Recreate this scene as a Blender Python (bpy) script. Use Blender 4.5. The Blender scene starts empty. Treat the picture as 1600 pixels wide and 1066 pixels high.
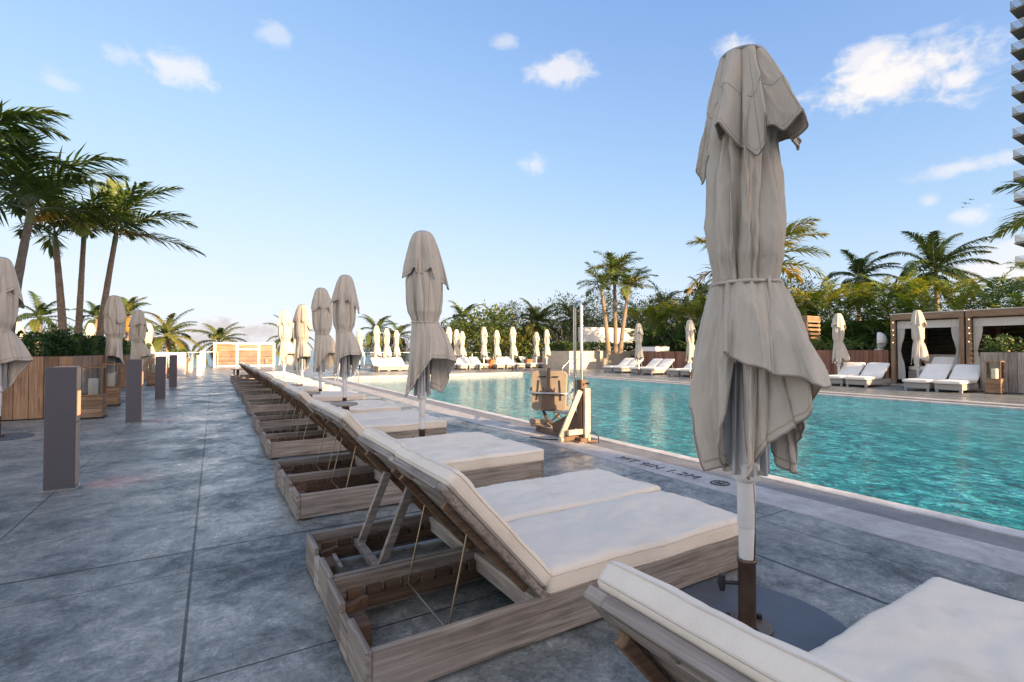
import bpy, bmesh, math, random
from mathutils import Vector, Matrix, noise
PI = math.pi
R = math.radians
rnd = random.Random(7)
scene = bpy.context.scene
col = scene.collection

# ------------------------------------------------------------------ camera
FPX, CX, CY = 775.0, 800.0, 533.0
CAMH, YAW, PITCH = 1.25, R(30.96), R(1.11)
FWD = Vector((math.sin(YAW)*math.cos(PITCH), math.cos(YAW)*math.cos(PITCH), math.sin(PITCH)))
RGT = Vector((math.cos(YAW), -math.sin(YAW), 0))
UPV = RGT.cross(FWD)
CAM = Vector((0, 0, CAMH))
def ray(px, py): return FWD + RGT*((px-CX)/FPX) + UPV*((CY-py)/FPX)
def ground(px, py, z=0.0):
    r = ray(px, py); return CAM + r*((z-CAMH)/r.z)
def deep(px, py, d): return CAM + ray(px, py)*d
def onY(px, py, y):
    r = ray(px, py); return CAM + r*(y/r.y)
def onX(px, py, x):
    r = ray(px, py); return CAM + r*(x/r.x)
cd = bpy.data.cameras.new('camera'); cam = bpy.data.objects.new('camera', cd); col.objects.link(cam)
cam.location = CAM
cam.rotation_euler = (PI/2+PITCH, 0, -YAW)
cd.sensor_width = 36.0; cd.lens = FPX/1600*36.0
cd.clip_start = 0.05; cd.clip_end = 30000
scene.camera = cam

# ------------------------------------------------------------------ materials
def new_mat(name):
    m = bpy.data.materials.new(name); m.use_nodes = True
    nt = m.node_tree; b = nt.nodes['Principled BSDF']
    return m, nt, b
def N(nt, t, **kw):
    n = nt.nodes.new(t)
    for k, v in kw.items():
        if k.startswith('i_'): n.inputs[k[2:].replace('_', ' ')].default_value = v
        else: setattr(n, k, v)
    return n
def L(nt, a, b): nt.links.new(a, b)
def math_n(nt, op, a, b=None, c=None, clamp=False):
    n = N(nt, 'ShaderNodeMath', operation=op); n.use_clamp = clamp
    for k, v in enumerate((a, b, c)):
        if v is None: continue
        if isinstance(v, (int, float)): n.inputs[k].default_value = v
        else: L(nt, v, n.inputs[k])
    return n.outputs[0]
def ramp(nt, fac, stops):
    n = N(nt, 'ShaderNodeValToRGB'); cr = n.color_ramp
    while len(cr.elements) < len(stops): cr.elements.new(0.5)
    for e, (p, c) in zip(cr.elements, stops):
        e.position = p; e.color = (*c, 1) if len(c) == 3 else c
    L(nt, fac, n.inputs[0]); return n.outputs[0]
def mixc(nt, fac, a, b, mode='MIX'):
    n = N(nt, 'ShaderNodeMix', data_type='RGBA', blend_type=mode)
    for sock, v in ((n.inputs[0], fac), (n.inputs[6], a), (n.inputs[7], b)):
        if isinstance(v, (int, float)): sock.default_value = v
        elif isinstance(v, tuple): sock.default_value = (*v, 1) if len(v) == 3 else v
        else: L(nt, v, sock)
    return n.outputs[2]
def coords(nt, scale=(1, 1, 1), vary=True):
    tc = N(nt, 'ShaderNodeTexCoord'); mp = N(nt, 'ShaderNodeMapping')
    mp.inputs['Scale'].default_value = scale
    L(nt, tc.outputs['Object'], mp.inputs['Vector'])
    if vary:
        oi = N(nt, 'ShaderNodeObjectInfo'); cm = N(nt, 'ShaderNodeCombineXYZ')
        for k, f in enumerate((37., 53., 71.)): L(nt, math_n(nt, 'MULTIPLY', oi.outputs['Random'], f), cm.inputs[k])
        L(nt, cm.outputs[0], mp.inputs['Location'])
    return mp.outputs[0]
def noise_n(nt, vec, scale, detail=6, rough=.6, dist=0.0):
    n = N(nt, 'ShaderNodeTexNoise'); n.inputs['Scale'].default_value = scale
    n.inputs['Detail'].default_value = detail; n.inputs['Roughness'].default_value = rough
    n.inputs['Distortion'].default_value = dist
    L(nt, vec, n.inputs['Vector']); return n.outputs['Fac']
def bump(nt, b, h, strength=.3, dist=.01):
    n = N(nt, 'ShaderNodeBump'); n.inputs['Strength'].default_value = strength; n.inputs['Distance'].default_value = dist
    L(nt, h, n.inputs['Height']); L(nt, n.outputs[0], b.inputs['Normal'])

def wood(name, axis, dark, mid, light, rough=.75, island=.35):
    """grain runs along axis; every plank differs a little"""
    m, nt, b = new_mat(name)
    sc = [48., 48., 48.]; sc[axis] = 2.0
    v = coords(nt, tuple(sc))
    ge = N(nt, 'ShaderNodeNewGeometry')
    off = N(nt, 'ShaderNodeVectorMath', operation='ADD'); L(nt, v, off.inputs[0])
    cm = N(nt, 'ShaderNodeCombineXYZ')
    for k, f in enumerate((91., 57., 33.)): L(nt, math_n(nt, 'MULTIPLY', ge.outputs['Random Per Island'], f), cm.inputs[k])
    L(nt, cm.outputs[0], off.inputs[1]); v = off.outputs[0]
    g = noise_n(nt, v, 1.0, 8, .65, .6)
    c = ramp(nt, g, [(.28, dark), (.5, mid), (.74, light)])
    big = noise_n(nt, coords(nt, (1, 1, 1)), 2.3, 4, .6)
    c = mixc(nt, math_n(nt, 'MULTIPLY', ramp(nt, big, [(.4, (0, 0, 0)), (.75, (1, 1, 1))]), .45), c, light)
    isl = math_n(nt, 'MULTIPLY_ADD', ge.outputs['Random Per Island'], island*2, 1-island)
    vv = N(nt, 'ShaderNodeVectorMath', operation='SCALE'); L(nt, c, vv.inputs[0]); L(nt, isl, vv.inputs['Scale'])
    L(nt, vv.outputs[0], b.inputs['Base Color'])
    b.inputs['Roughness'].default_value = rough
    bump(nt, b, g, .45, .004)
    return m
GREY = ((.068, .052, .042), (.245, .202, .168), (.47, .42, .37))
TEAK = ((.085, .045, .024), (.22, .125, .07), (.4, .26, .16))
WARM = ((.11, .06, .035), (.26, .165, .1), (.42, .3, .2))
RED = ((.1, .042, .026), (.22, .1, .062), (.33, .17, .11))
W_GREY = [wood('weathered_teak_%s' % 'xyz'[k], k, *GREY, island=.2) for k in range(3)]
W_TEAK = [wood('brown_teak_%s' % 'xyz'[k], k, *TEAK) for k in range(3)]
W_WARM = [wood('honey_teak_%s' % 'xyz'[k], k, *WARM, island=.3) for k in range(3)]
W_RED = [wood('red_cedar_%s' % 'xyz'[k], k, *RED) for k in range(3)]
W_DTEAK = wood('dark_teak', 0, (.035, .02, .012), (.1, .058, .035), (.2, .125, .08))
W_DARK = wood('dark_slat_wood', 1, (.012, .009, .008), (.03, .022, .018), (.05, .04, .03))

def plain(name, c, rough=.5, metal=0.0, var=.12, nscale=8., bmp=.0, spec=.5):
    m, nt, b = new_mat(name)
    v = coords(nt); g = noise_n(nt, v, nscale, 5, .6)
    lo = tuple(x*(1-var) for x in c); hi = tuple(min(1, x*(1+var)) for x in c)
    L(nt, ramp(nt, g, [(.3, lo), (.7, hi)]), b.inputs['Base Color'])
    L(nt, math_n(nt, 'MULTIPLY_ADD', g, .25, rough-.12), b.inputs['Roughness'])
    b.inputs['Metallic'].default_value = metal
    b.inputs['Specular IOR Level'].default_value = spec
    if bmp: bump(nt, b, noise_n(nt, v, nscale*6, 4, .7), bmp, .005)
    return m
def fabric(name, c, stain, translucent=.12, seam=None, fold=None):
    m, nt, b = new_mat(name)
    v = coords(nt)
    blot = noise_n(nt, v, 3.2, 5, .6); fine = noise_n(nt, v, 240., 2, .5)
    cc = mixc(nt, ramp(nt, blot, [(.52, (0, 0, 0)), (.78, (.75, .75, .75))]), c, stain)
    cc = mixc(nt, .06, cc, ramp(nt, fine, [(.3, (.1, .1, .1)), (.7, (1, 1, 1))]), 'OVERLAY')
    if seam:
        at = N(nt, 'ShaderNodeAttribute', attribute_name='age'); cc = mixc(nt, math_n(nt, 'GREATER_THAN', at.outputs['Fac'], .9), cc, seam)
    L(nt, cc, b.inputs['Base Color']); b.inputs['Roughness'].default_value = .95
    b.inputs['Specular IOR Level'].default_value = .15
    wr = noise_n(nt, coords(nt, fold) if fold else v, 14., 6, .62, 1.1)
    h = math_n(nt, 'MULTIPLY_ADD', fine, .012, wr)
    bump(nt, b, h, .55 if fold else .3, .016 if fold else .012)
    if translucent:
        tr = N(nt, 'ShaderNodeBsdfTranslucent'); L(nt, cc, tr.inputs[0])
        mx = N(nt, 'ShaderNodeMixShader'); mx.inputs[0].default_value = translucent
        L(nt, b.outputs[0], mx.inputs[1]); L(nt, tr.outputs[0], mx.inputs[2])
        L(nt, mx.outputs[0], nt.nodes['Material Output'].inputs['Surface'])
    return m
M_CANOPY = fabric('canopy_canvas', (.565, .51, .435), (.44, .39, .32), .08, (.42, .36, .29), (1.3, 1.3, .3))
M_PIPING = plain('canopy_binding', (.27, .235, .2), .9)
M_CUSH = fabric('cushion_canvas', (.79, .70, .585), (.63, .54, .43), 0)
M_CPIPE = plain('cushion_piping', (.66, .585, .49), .9)
M_CUSHW = fabric('white_cushion', (.8, .76, .7), (.72, .67, .6), 0)
M_CURT = fabric('white_curtain', (.8, .78, .74), (.7, .68, .64), .3)
M_GREYCUSH = fabric('charcoal_cushion', (.12, .12, .125), (.09, .09, .09), 0)
M_WHITE = plain('white_paint', (.78, .77, .75), .45, var=.05)
M_POLE = plain('white_pole_paint', (.72, .7, .67), .38, var=.06)
M_RIB = plain('grey_aluminium', (.36, .37, .39), .4, .5, var=.1)
M_BRONZE = plain('bronze_tube', (.13, .085, .06), .35, .4, var=.3)
M_SLATE = plain('slate_plate', (.10, .115, .135), .5, .25, var=.2, nscale=5)
M_STEEL = plain('polished_steel', (.62, .6, .57), .22, 1.0, var=.1)
M_WIRE = plain('brass_rod', (.42, .34, .25), .35, .9, var=.2)
M_BLACK = plain('black_rubber', (.02, .02, .022), .6)
M_BOLL = plain('bollard_grey', (.105, .1, .115), .5, .2, var=.08, nscale=30)
M_BOLLT = plain('bollard_bronze', (.42, .33, .26), .4, .15, var=.15)
M_BEIGE = plain('beige_plastic', (.27, .215, .16), .5, var=.12)
M_BROWNP = plain('brown_powdercoat', (.16, .1, .065), .45, .2, var=.25)
M_CREAM = plain('cream_powdercoat', (.52, .44, .34), .42, var=.15)
M_WICKER = plain('grey_wicker', (.33, .31, .29), .8, var=.25, nscale=60, bmp=.5)
M_TERRA = plain('terracotta', (.42, .16, .07), .7, var=.2)
M_CANDLE = plain('candle_wax', (.8, .78, .72), .4, var=.03)
M_WALL = plain('white_render', (.72, .71, .7), .8, var=.06, nscale=2)
M_STONE = plain('pale_travertine', (.5, .45, .38), .7, var=.15, nscale=3, bmp=.3)
M_BARKS = plain('palm_bark', (.24, .18, .13), .9, var=.35, nscale=14, bmp=.8)
M_BARKG = plain('grey_bark', (.16, .14, .12), .9, var=.35, nscale=14, bmp=.8)
M_SHAFT = plain('palm_crownshaft', (.13, .16, .07), .6, var=.2)
M_SLAB = plain('tower_concrete', (.22, .215, .21), .8, var=.06)
M_SOIL = plain('planting_soil', (.035, .026, .02), .95)
M_BIRD = plain('bird_feathers', (.03, .03, .035), .8)
M_TEXT = plain('black_marking', (.06, .06, .062), .7, var=.5, nscale=20)

def glass(name, tint, alpha):
    m, nt, b = new_mat(name)
    tr = N(nt, 'ShaderNodeBsdfTransparent'); tr.inputs[0].default_value = (*tint, 1)
    gl = N(nt, 'ShaderNodeBsdfGlossy'); gl.inputs['Roughness'].default_value = .03
    fr = N(nt, 'ShaderNodeFresnel'); fr.inputs[0].default_value = 1.5
    mx = N(nt, 'ShaderNodeMixShader')
    L(nt, math_n(nt, 'ADD', fr.outputs[0], alpha, clamp=True), mx.inputs[0]); L(nt, tr.outputs[0], mx.inputs[1]); L(nt, gl.outputs[0], mx.inputs[2])
    L(nt, mx.outputs[0], nt.nodes['Material Output'].inputs['Surface'])
    return m
M_GLASS = glass('clear_glass', (.95, .96, .95), .03)
M_BGLASS = glass('blue_balcony_glass', (.45, .62, .75), .18)
def lamp_mat(name, c, s):
    m, nt, b = new_mat(name)
    b.inputs['Base Color'].default_value = (*c, 1); b.inputs['Emission Color'].default_value = (*c, 1); b.inputs['Emission Strength'].default_value = s
    return m
M_GLOW = lamp_mat('bollard_lamp', (1.0, .22, .1), 1.1)
M_BULB = lamp_mat('warm_bulb', (1.0, .72, .4), 1.6)

def leaf(name, stops, trans=.35, rough=.5):
    m, nt, b = new_mat(name)
    at = N(nt, 'ShaderNodeAttribute', attribute_name='age')
    c = ramp(nt, at.outputs['Fac'], stops)
    L(nt, c, b.inputs['Base Color']); b.inputs['Roughness'].default_value = rough
    b.inputs['Specular IOR Level'].default_value = .35
    tr = N(nt, 'ShaderNodeBsdfTranslucent'); L(nt, mixc(nt, 1.0, c, (1.25, 1.2, .5), 'MULTIPLY'), tr.inputs[0])
    mx = N(nt, 'ShaderNodeMixShader'); mx.inputs[0].default_value = trans
    L(nt, b.outputs[0], mx.inputs[1]); L(nt, tr.outputs[0], mx.inputs[2])
    L(nt, mx.outputs[0], nt.nodes['Material Output'].inputs['Surface'])
    return m
M_ROYAL = leaf('royal_palm_leaf', [(0, (.05, .09, .034)), (.5, (.115, .17, .045)), (.8, (.22, .24, .055)), (1, (.55, .33, .06))])
M_COCO = leaf('coconut_leaf', [(0, (.03, .06, .02)), (.45, (.075, .115, .03)), (.8, (.19, .19, .04)), (1, (.42, .26, .06))])
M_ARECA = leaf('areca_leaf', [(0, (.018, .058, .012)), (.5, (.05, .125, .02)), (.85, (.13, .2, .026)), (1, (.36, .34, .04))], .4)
M_HEDGE = leaf('hedge_leaf', [(0, (.016, .04, .013)), (.6, (.045, .09, .022)), (1, (.09, .14, .04))], .25)
M_GRAPE = leaf('sea_grape_leaf', [(0, (.035, .065, .016)), (.6, (.09, .125, .028)), (1, (.22, .2, .05))], .3)
M_DARKLEAF = leaf('dark_tree_leaf', [(0, (.02, .036, .016)), (.6, (.05, .072, .028)), (1, (.11, .13, .04))], .25)
M_FLOWER = leaf('flowering_leaf', [(0, (.02, .05, .015)), (.7, (.06, .11, .03)), (.82, (.1, .13, .03)), (.9, (.7, .66, .3)), (1, (.75, .72, .4))], .3)

# concrete deck: cast slabs with saw cut joints
def deck_material():
    m, nt, b = new_mat('stained_concrete')
    tc = N(nt, 'ShaderNodeTexCoord'); obj = tc.outputs['Object']
    sp = N(nt, 'ShaderNodeSeparateXYZ'); L(nt, obj, sp.inputs[0])
    x, y = sp.outputs[0], sp.outputs[1]
    mp = N(nt, 'ShaderNodeMapping'); mp.inputs['Scale'].default_value = (1, 1, 1); mp.inputs['Rotation'].default_value = (0, 0, R(-28)); L(nt, obj, mp.inputs['Vector'])
    a = noise_n(nt, mp.outputs[0], 1.3, 14, .72, .35)
    b2 = noise_n(nt, mp.outputs[0], 9.0, 14, .82, .15)
    f = noise_n(nt, obj, 48, 8, .85)
    mixn = math_n(nt, 'ADD', math_n(nt, 'MULTIPLY', a, .38), math_n(nt, 'ADD', math_n(nt, 'MULTIPLY', b2, .34), math_n(nt, 'MULTIPLY', f, .28)))
    c = ramp(nt, mixn, [(.42, (.05, .06, .06)), (.48, (.14, .152, .148)), (.53, (.26, .27, .255)), (.59, (.5, .5, .465))])
    rust = noise_n(nt, obj, .7, 5, .6)
    c = mixc(nt, ramp(nt, rust, [(.56, (0, 0, 0)), (.72, (.4, .4, .4))]), c, (.2, .165, .125))
    # slab to slab difference
    cx = math_n(nt, 'FLOOR', math_n(nt, 'DIVIDE', math_n(nt, 'ADD', x, .1), 3.7)); cy = math_n(nt, 'FLOOR', math_n(nt, 'DIVIDE', math_n(nt, 'SUBTRACT', y, 3.7), 4.9))
    cmb = N(nt, 'ShaderNodeCombineXYZ'); L(nt, cx, cmb.inputs[0]); L(nt, cy, cmb.inputs[1])
    wn = N(nt, 'ShaderNodeTexWhiteNoise', noise_dimensions='3D'); L(nt, cmb.outputs[0], wn.inputs['Vector'])
    sc = N(nt, 'ShaderNodeVectorMath', operation='SCALE'); L(nt, c, sc.inputs[0]); L(nt, math_n(nt, 'MULTIPLY_ADD', wn.outputs[0], .3, .85), sc.inputs['Scale'])
    c = sc.outputs[0]
    def line(v, at, w): return math_n(nt, 'LESS_THAN', math_n(nt, 'ABSOLUTE', math_n(nt, 'SUBTRACT', v, at)), w)
    def lines(v, at, per, w):
        q = math_n(nt, 'WRAP', math_n(nt, 'SUBTRACT', v, at), per/2, -per/2)
        return math_n(nt, 'LESS_THAN', math_n(nt, 'ABSOLUTE', q), w)
    js = [line(x, -.1, .007), line(x, -1.2, .005), line(x, 2.86, .012), line(x, 3.47, .005), line(x, -4.4, .007), lines(y, 3.7, 4.9, .011), lines(y, 3.36, 4.9, .004), math_n(nt, 'MULTIPLY', lines(y, 2.25, 4.9, .005), math_n(nt, 'GREATER_THAN', x, -.1)), math_n(nt, 'MULTIPLY', lines(x, 17.0, 3.0, .007), math_n(nt, 'GREATER_THAN', x, 15.2))]
    j = js[0]
    for k in js[1:]: j = math_n(nt, 'MAXIMUM', j, k)
    c = mixc(nt, j, c, (.018, .018, .018))
    L(nt, c, b.inputs['Base Color'])
    sheen = ramp(nt, math_n(nt, 'ADD', math_n(nt, 'MULTIPLY', a, .6), math_n(nt, 'MULTIPLY', b2, .4)), [(.42, (.62, .62, .62)), (.5, (.36, .36, .36)), (.58, (.17, .17, .17))])
    L(nt, sheen, b.inputs['Roughness'])
    b.inputs['Specular IOR Level'].default_value = .55
    h = math_n(nt, 'SUBTRACT', math_n(nt, 'ADD', math_n(nt, 'MULTIPLY', b2, .5), math_n(nt, 'MULTIPLY', f, .35)), math_n(nt, 'MULTIPLY', j, 2.0))
    bump(nt, b, h, .55, .012)
    return m
M_DECK = deck_material()
def coping_material(name, lo, hi, rough):
    m, nt, b = new_mat(name)
    v = coords(nt, vary=False); g = noise_n(nt, v, 3.5, 10, .7, .6); f = noise_n(nt, v, 45, 4, .7)
    s = math_n(nt, 'ADD', math_n(nt, 'MULTIPLY', g, .7), math_n(nt, 'MULTIPLY', f, .3))
    L(nt, ramp(nt, s, [(.36, lo), (.62, hi)]), b.inputs['Base Color']); b.inputs['Roughness'].default_value = rough
    bump(nt, b, s, .3, .006); return m
M_COPE = coping_material('coping_stone', (.27, .255, .24), (.5, .475, .45), .6)
M_COPEL = coping_material('coping_lip', (.36, .34, .325), (.68, .65, .62), .5)
M_GUT = coping_material('gutter_stone', (.13, .125, .122), (.24, .225, .215), .5)

def pool_material():
    m, nt, b = new_mat('pool_water')
    tc = N(nt, 'ShaderNodeTexCoord'); obj = tc.outputs['Object']
    mp = N(nt, 'ShaderNodeMapping'); mp.inputs['Scale'].default_value = (1.0, .62, 1); mp.inputs['Rotation'].default_value = (0, 0, R(-32)); L(nt, obj, mp.inputs['Vector'])
    w1 = noise_n(nt, mp.outputs[0], 3.4, 4, .6, 1.2); w2 = noise_n(nt, mp.outputs[0], 13.0, 4, .65, 1.0); w3 = noise_n(nt, obj, .35, 3, .5)
    s = math_n(nt, 'ADD', math_n(nt, 'MULTIPLY', w1, .45), math_n(nt, 'MULTIPLY', w2, .55))
    c = ramp(nt, s, [(.38, (.0, .065, .09)), (.49, (.005, .2, .25)), (.6, (.09, .48, .54))])  # light and dark of the ripples, as if refracted, put into the colour
    c = mixc(nt, ramp(nt, w3, [(.4, (0, 0, 0)), (.65, (.5, .5, .5))]), c, (.02, .22, .24))
    L(nt, c, b.inputs['Base Color'])
    b.inputs['Roughness'].default_value = .04; b.inputs['IOR'].default_value = 1.33; b.inputs['Specular IOR Level'].default_value = .27
    h = math_n(nt, 'ADD', math_n(nt, 'MULTIPLY', w1, 1.0), math_n(nt, 'MULTIPLY', w2, .5))
    bump(nt, b, h, .9, .1)
    return m
M_POOL = pool_material()
def sea_material():
    m, nt, b = new_mat('sea_water')
    tc = N(nt, 'ShaderNodeTexCoord'); g = noise_n(nt, tc.outputs['Object'], .02, 6, .6)
    L(nt, ramp(nt, g, [(.35, (.04, .13, .17)), (.65, (.075, .2, .23))]), b.inputs['Base Color'])
    b.inputs['Roughness'].default_value = .25
    bump(nt, b, noise_n(nt, tc.outputs['Object'], .6, 5, .6), .5, .5); return m
M_SEA = sea_material()
def ground_material():
    m, nt, b = new_mat('beach_scrub')
    tc = N(nt, 'ShaderNodeTexCoord'); g = noise_n(nt, tc.outputs['Object'], .09, 8, .6)
    L(nt, ramp(nt, g, [(.38, (.03, .05, .018)), (.5, (.08, .09, .03)), (.6, (.36, .3, .22))]), b.inputs['Base Color']); b.inputs['Roughness'].default_value = .95; return m
M_GROUND = ground_material()

# ------------------------------------------------------------------ mesh helpers
class MB:
    """collects shapes, links them as ONE mesh object"""
    def __init__(s): s.v = []; s.f = []; s.mi = []; s.age = []; s.sm = []
    def add(s, vs, fs, mi=0, age=.5, smooth=False):
        o = len(s.v); s.v += [tuple(v) for v in vs]
        for f in fs:
            s.f.append(tuple(i+o for i in f)); s.mi.append(mi); s.age.append(age); s.sm.append(smooth)
    def box(s, c, d, rot=None, mi=0, bev=0.0):
        hx, hy, hz = d[0]/2, d[1]/2, d[2]/2
        M = rot or Matrix.Identity(3); c = Vector(c)
        e = min(bev, hx*.6, hy*.6, hz*.6)
        if e <= 0:
            vs = [c+M@Vector((x*hx, y*hy, z*hz)) for x in (-1, 1) for y in (-1, 1) for z in (-1, 1)]
            s.add(vs, [(0, 1, 3, 2), (4, 6, 7, 5), (0, 4, 5, 1), (2, 3, 7, 6), (0, 2, 6, 4), (1, 5, 7, 3)], mi); return
        vs = []; ix = {}
        for x in (-1, 1):
            for y in (-1, 1):
                for z in (-1, 1):
                    for k in range(3):
                        p = [x*(hx-e), y*(hy-e), z*(hz-e)]; p[k] = (x*hx, y*hy, z*hz)[k]
                        ix[(x, y, z, k)] = len(vs); vs.append(c+M@Vector(p))
        fs = []
        for k in range(3):
            a, b_ = (k+1) % 3, (k+2) % 3
            for sg in (-1, 1):
                q = []
                for (p, r) in ((-1, -1), (1, -1), (1, 1), (-1, 1)):
                    t = [0, 0, 0]; t[k] = sg; t[a] = p; t[b_] = r; q.append(ix[(*t, k)])
                fs.append(tuple(q) if sg > 0 else tuple(q[::-1]))
            for p in (-1, 1):
                for r in (-1, 1):
                    t0 = [0, 0, 0]; t0[a] = p; t0[b_] = r; t1 = list(t0); t0[k] = -1; t1[k] = 1
                    q = (ix[(*t0, a)], ix[(*t1, a)], ix[(*t1, b_)], ix[(*t0, b_)])
                    fs.append(q if p*r > 0 else q[::-1])
        for x in (-1, 1):
            for y in (-1, 1):
                for z in (-1, 1):
                    q = (ix[(x, y, z, 0)], ix[(x, y, z, 1)], ix[(x, y, z, 2)])
                    fs.append(q if x*y*z > 0 else q[::-1])
        s.add(vs, fs, mi)
    def beam(s, a, b, w, t, mi=0, bev=.003, up=(0, 0, 1)):
        a = Vector(a); b = Vector(b); d = b-a; l = d.length; x = d.normalized(); u = Vector(up)
        if abs(x.dot(u)) > .98: u = Vector((0, 1, 0))
        y = u.cross(x).normalized(); z = x.cross(y)
        s.box((a+b)/2, (l, w, t), Matrix((x, y, z)).transposed(), mi, bev)
    def tube(s, pts, r, n=10, mi=0, cap=True, age=.5, closed=False):
        pts = [Vector(p) for p in pts]; rs = r if isinstance(r, (list, tuple)) else [r]*len(pts)
        vs = []; fs = []; m = len(pts); prev = None
        for i, p in enumerate(pts):
            if closed: t = pts[(i+1) % m]-pts[i-1]
            else: t = pts[min(i+1, m-1)]-pts[max(i-1, 0)]
            t.normalize()
            u = prev if prev else (Vector((0, 0, 1)) if abs(t.z) < .9 else Vector((1, 0, 0)))
            u = (u-t*u.dot(t)).normalized(); prev = u; w = t.cross(u)
            for k in range(n):
                a = 2*PI*k/n; vs.append(p+(u*math.cos(a)+w*math.sin(a))*rs[i])
        for i in range(m if closed else m-1):
            j = (i+1) % m
            for k in range(n):
                k2 = (k+1) % n; fs.append((i*n+k, i*n+k2, j*n+k2, j*n+k))
        s.add(vs, fs, mi, age, True)
        if cap and not closed:
            s.add(vs[:n], [tuple(range(n))[::-1]], mi, age); s.add(vs[-n:], [tuple(range(n))], mi, age)
    def lathe(s, c, prof, n=24, mi=0, smooth=True):
        c = Vector(c); vs = []; fs = []
        for (r, z) in prof:
            for k in range(n):
                a = 2*PI*k/n; vs.append(c+Vector((r*math.cos(a), r*math.sin(a), z)))
        for i in range(len(prof)-1):
            for k in range(n):
                k2 = (k+1) % n; fs.append((i*n+k, i*n+k2, (i+1)*n+k2, (i+1)*n+k))
        s.add(vs, fs, mi, .5, smooth)
    def disc_body(s, c, r, z0, z1, n=32, bev=.004, mi=0):
        s.lathe(c, [(0.0005, z0), (r-bev, z0), (r, z0+bev), (r, z1-bev), (r-bev, z1), (0.0005, z1)], n, mi, False)
    def build(s, name, mats, parent=None, solid=0.0):
        me = bpy.data.meshes.new(name); me.from_pydata(s.v, [], s.f)
        for m in (mats if isinstance(mats, (list, tuple)) else [mats]): me.materials.append(m)
        me.polygons.foreach_set('material_index', s.mi); me.polygons.foreach_set('use_smooth', s.sm)
        if any(a != .5 for a in s.age):
            at = me.attributes.new('age', 'FLOAT', 'FACE'); at.data.foreach_set('value', s.age)
        me.update()
        o = bpy.data.objects.new(name, me); col.objects.link(o)
        if parent: o.parent = parent
        if solid:
            md = o.modifiers.new('cloth', 'SOLIDIFY'); md.thickness = solid; md.offset = 0
        return o
def tag(o, label, cat, group=None, kind=None):
    if label: o['label'] = label
    if cat: o['category'] = cat
    if group: o['group'] = group
    if kind: o['kind'] = kind
    return o
def thing(name, label, cat, loc=(0, 0, 0), rz=0.0, group=None):
    o = bpy.data.objects.new(name, None); col.objects.link(o); o.empty_display_size = .2
    o.location = loc; o.rotation_euler = (0, 0, rz)
    return tag(o, label, cat, group)
def dup(root, loc, rz, label, scale=None, group=None):
    r = root.copy(); col.objects.link(r); r.location = loc; r.rotation_euler = (0, 0, rz); r['label'] = label
    if scale: r.scale = scale
    if group: r['group'] = group
    for ch in list(root.children):
        c = ch.copy(); col.objects.link(c); c.parent = r
        for g in list(ch.children):
            d = g.copy(); col.objects.link(d); d.parent = c
    return r
def struct(mb, name, m): return tag(mb.build(name, m), None, None, None, 'structure')
def roty(a): return Matrix.Rotation(a, 3, 'Y')
def rotz(a): return Matrix.Rotation(a, 3, 'Z')

def cushion(mb, L_, W, H, org, rot, seed, r=.045, sag=.012, nx=26, ny=14, crown=.015):
    """soft pad: rounded box with wrinkles, org = centre of underside"""
    nz = 5; org = Vector(org); idx = {}; vs = []; fs = []
    def vert(i, j, k):
        if (i, j, k) in idx: return idx[(i, j, k)]
        p = Vector((-L_/2+L_*i/nx, -W/2+W*j/ny, H*k/nz))
        q = Vector((max(-L_/2+r, min(L_/2-r, p.x)), max(-W/2+r, min(W/2-r, p.y)), max(r, min(H-r, p.z))))
        d = p-q
        if d.length > 1e-6: p = q+d.normalized()*min(r, d.length*1.0 if d.length < r else r)
        t = k/nz
        e = max(0, 1-(abs(p.x)/(L_/2))**4)*max(0, 1-(abs(p.y)/(W/2))**4)
        s_ = Vector((p.x*3+seed*7.1, p.y*3, seed*3.3))
        w = noise.noise(s_)*sag*1.2+noise.noise(s_*3.1)*sag*.5-(1-min(1, abs(noise.noise(Vector((p.x*7+p.y*5+seed, p.y*3-p.x*2, seed)))*5)))*sag*.42-(1-min(1, abs(noise.noise(Vector((p.x*5-p.y*9, p.y*4+p.x*3, seed+4)))*6)))*sag*.3
        p.z += t*(crown*e+w*(.4+.6*e))
        p.y += noise.noise(Vector((p.x*4+seed, seed, p.z*9)))*.008*(1 if abs(p.y) > W*.4 else 0)
        idx[(i, j, k)] = len(vs); vs.append(org+rot@p); return idx[(i, j, k)]
    for i in range(nx):
        for j in range(ny):
            fs.append((vert(i, j, 0), vert(i, j+1, 0), vert(i+1, j+1, 0), vert(i+1, j, 0)))
            fs.append((vert(i, j, nz), vert(i+1, j, nz), vert(i+1, j+1, nz), vert(i, j+1, nz)))
    for k in range(nz):
        for i in range(nx):
            fs.append((vert(i, 0, k), vert(i+1, 0, k), vert(i+1, 0, k+1), vert(i, 0, k+1)))
            fs.append((vert(i, ny, k), vert(i, ny, k+1), vert(i+1, ny, k+1), vert(i+1, ny, k)))
        for j in range(ny):
            fs.append((vert(0, j, k), vert(0, j, k+1), vert(0, j+1, k+1), vert(0, j+1, k)))
            fs.append((vert(nx, j, k), vert(nx, j+1, k), vert(nx, j+1, k+1), vert(nx, j, k+1)))
    mb.add(vs, fs, 0, .5, True)
    rings = []
    for k in (1, nz-1):
        per = [(i, 0) for i in range(nx)]+[(nx, j) for j in range(ny)]+[(i, ny) for i in range(nx, 0, -1)]+[(0, j) for j in range(ny, 0, -1)]
        rings.append([vs[idx[(i, j, k)]] for i, j in per])
    return rings
def piping(rings, parent):
    for rg in rings:
        mb = MB(); mb.tube(rg, .0028, 5, closed=True); mb.build('piping', M_CPIPE, parent)

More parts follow.
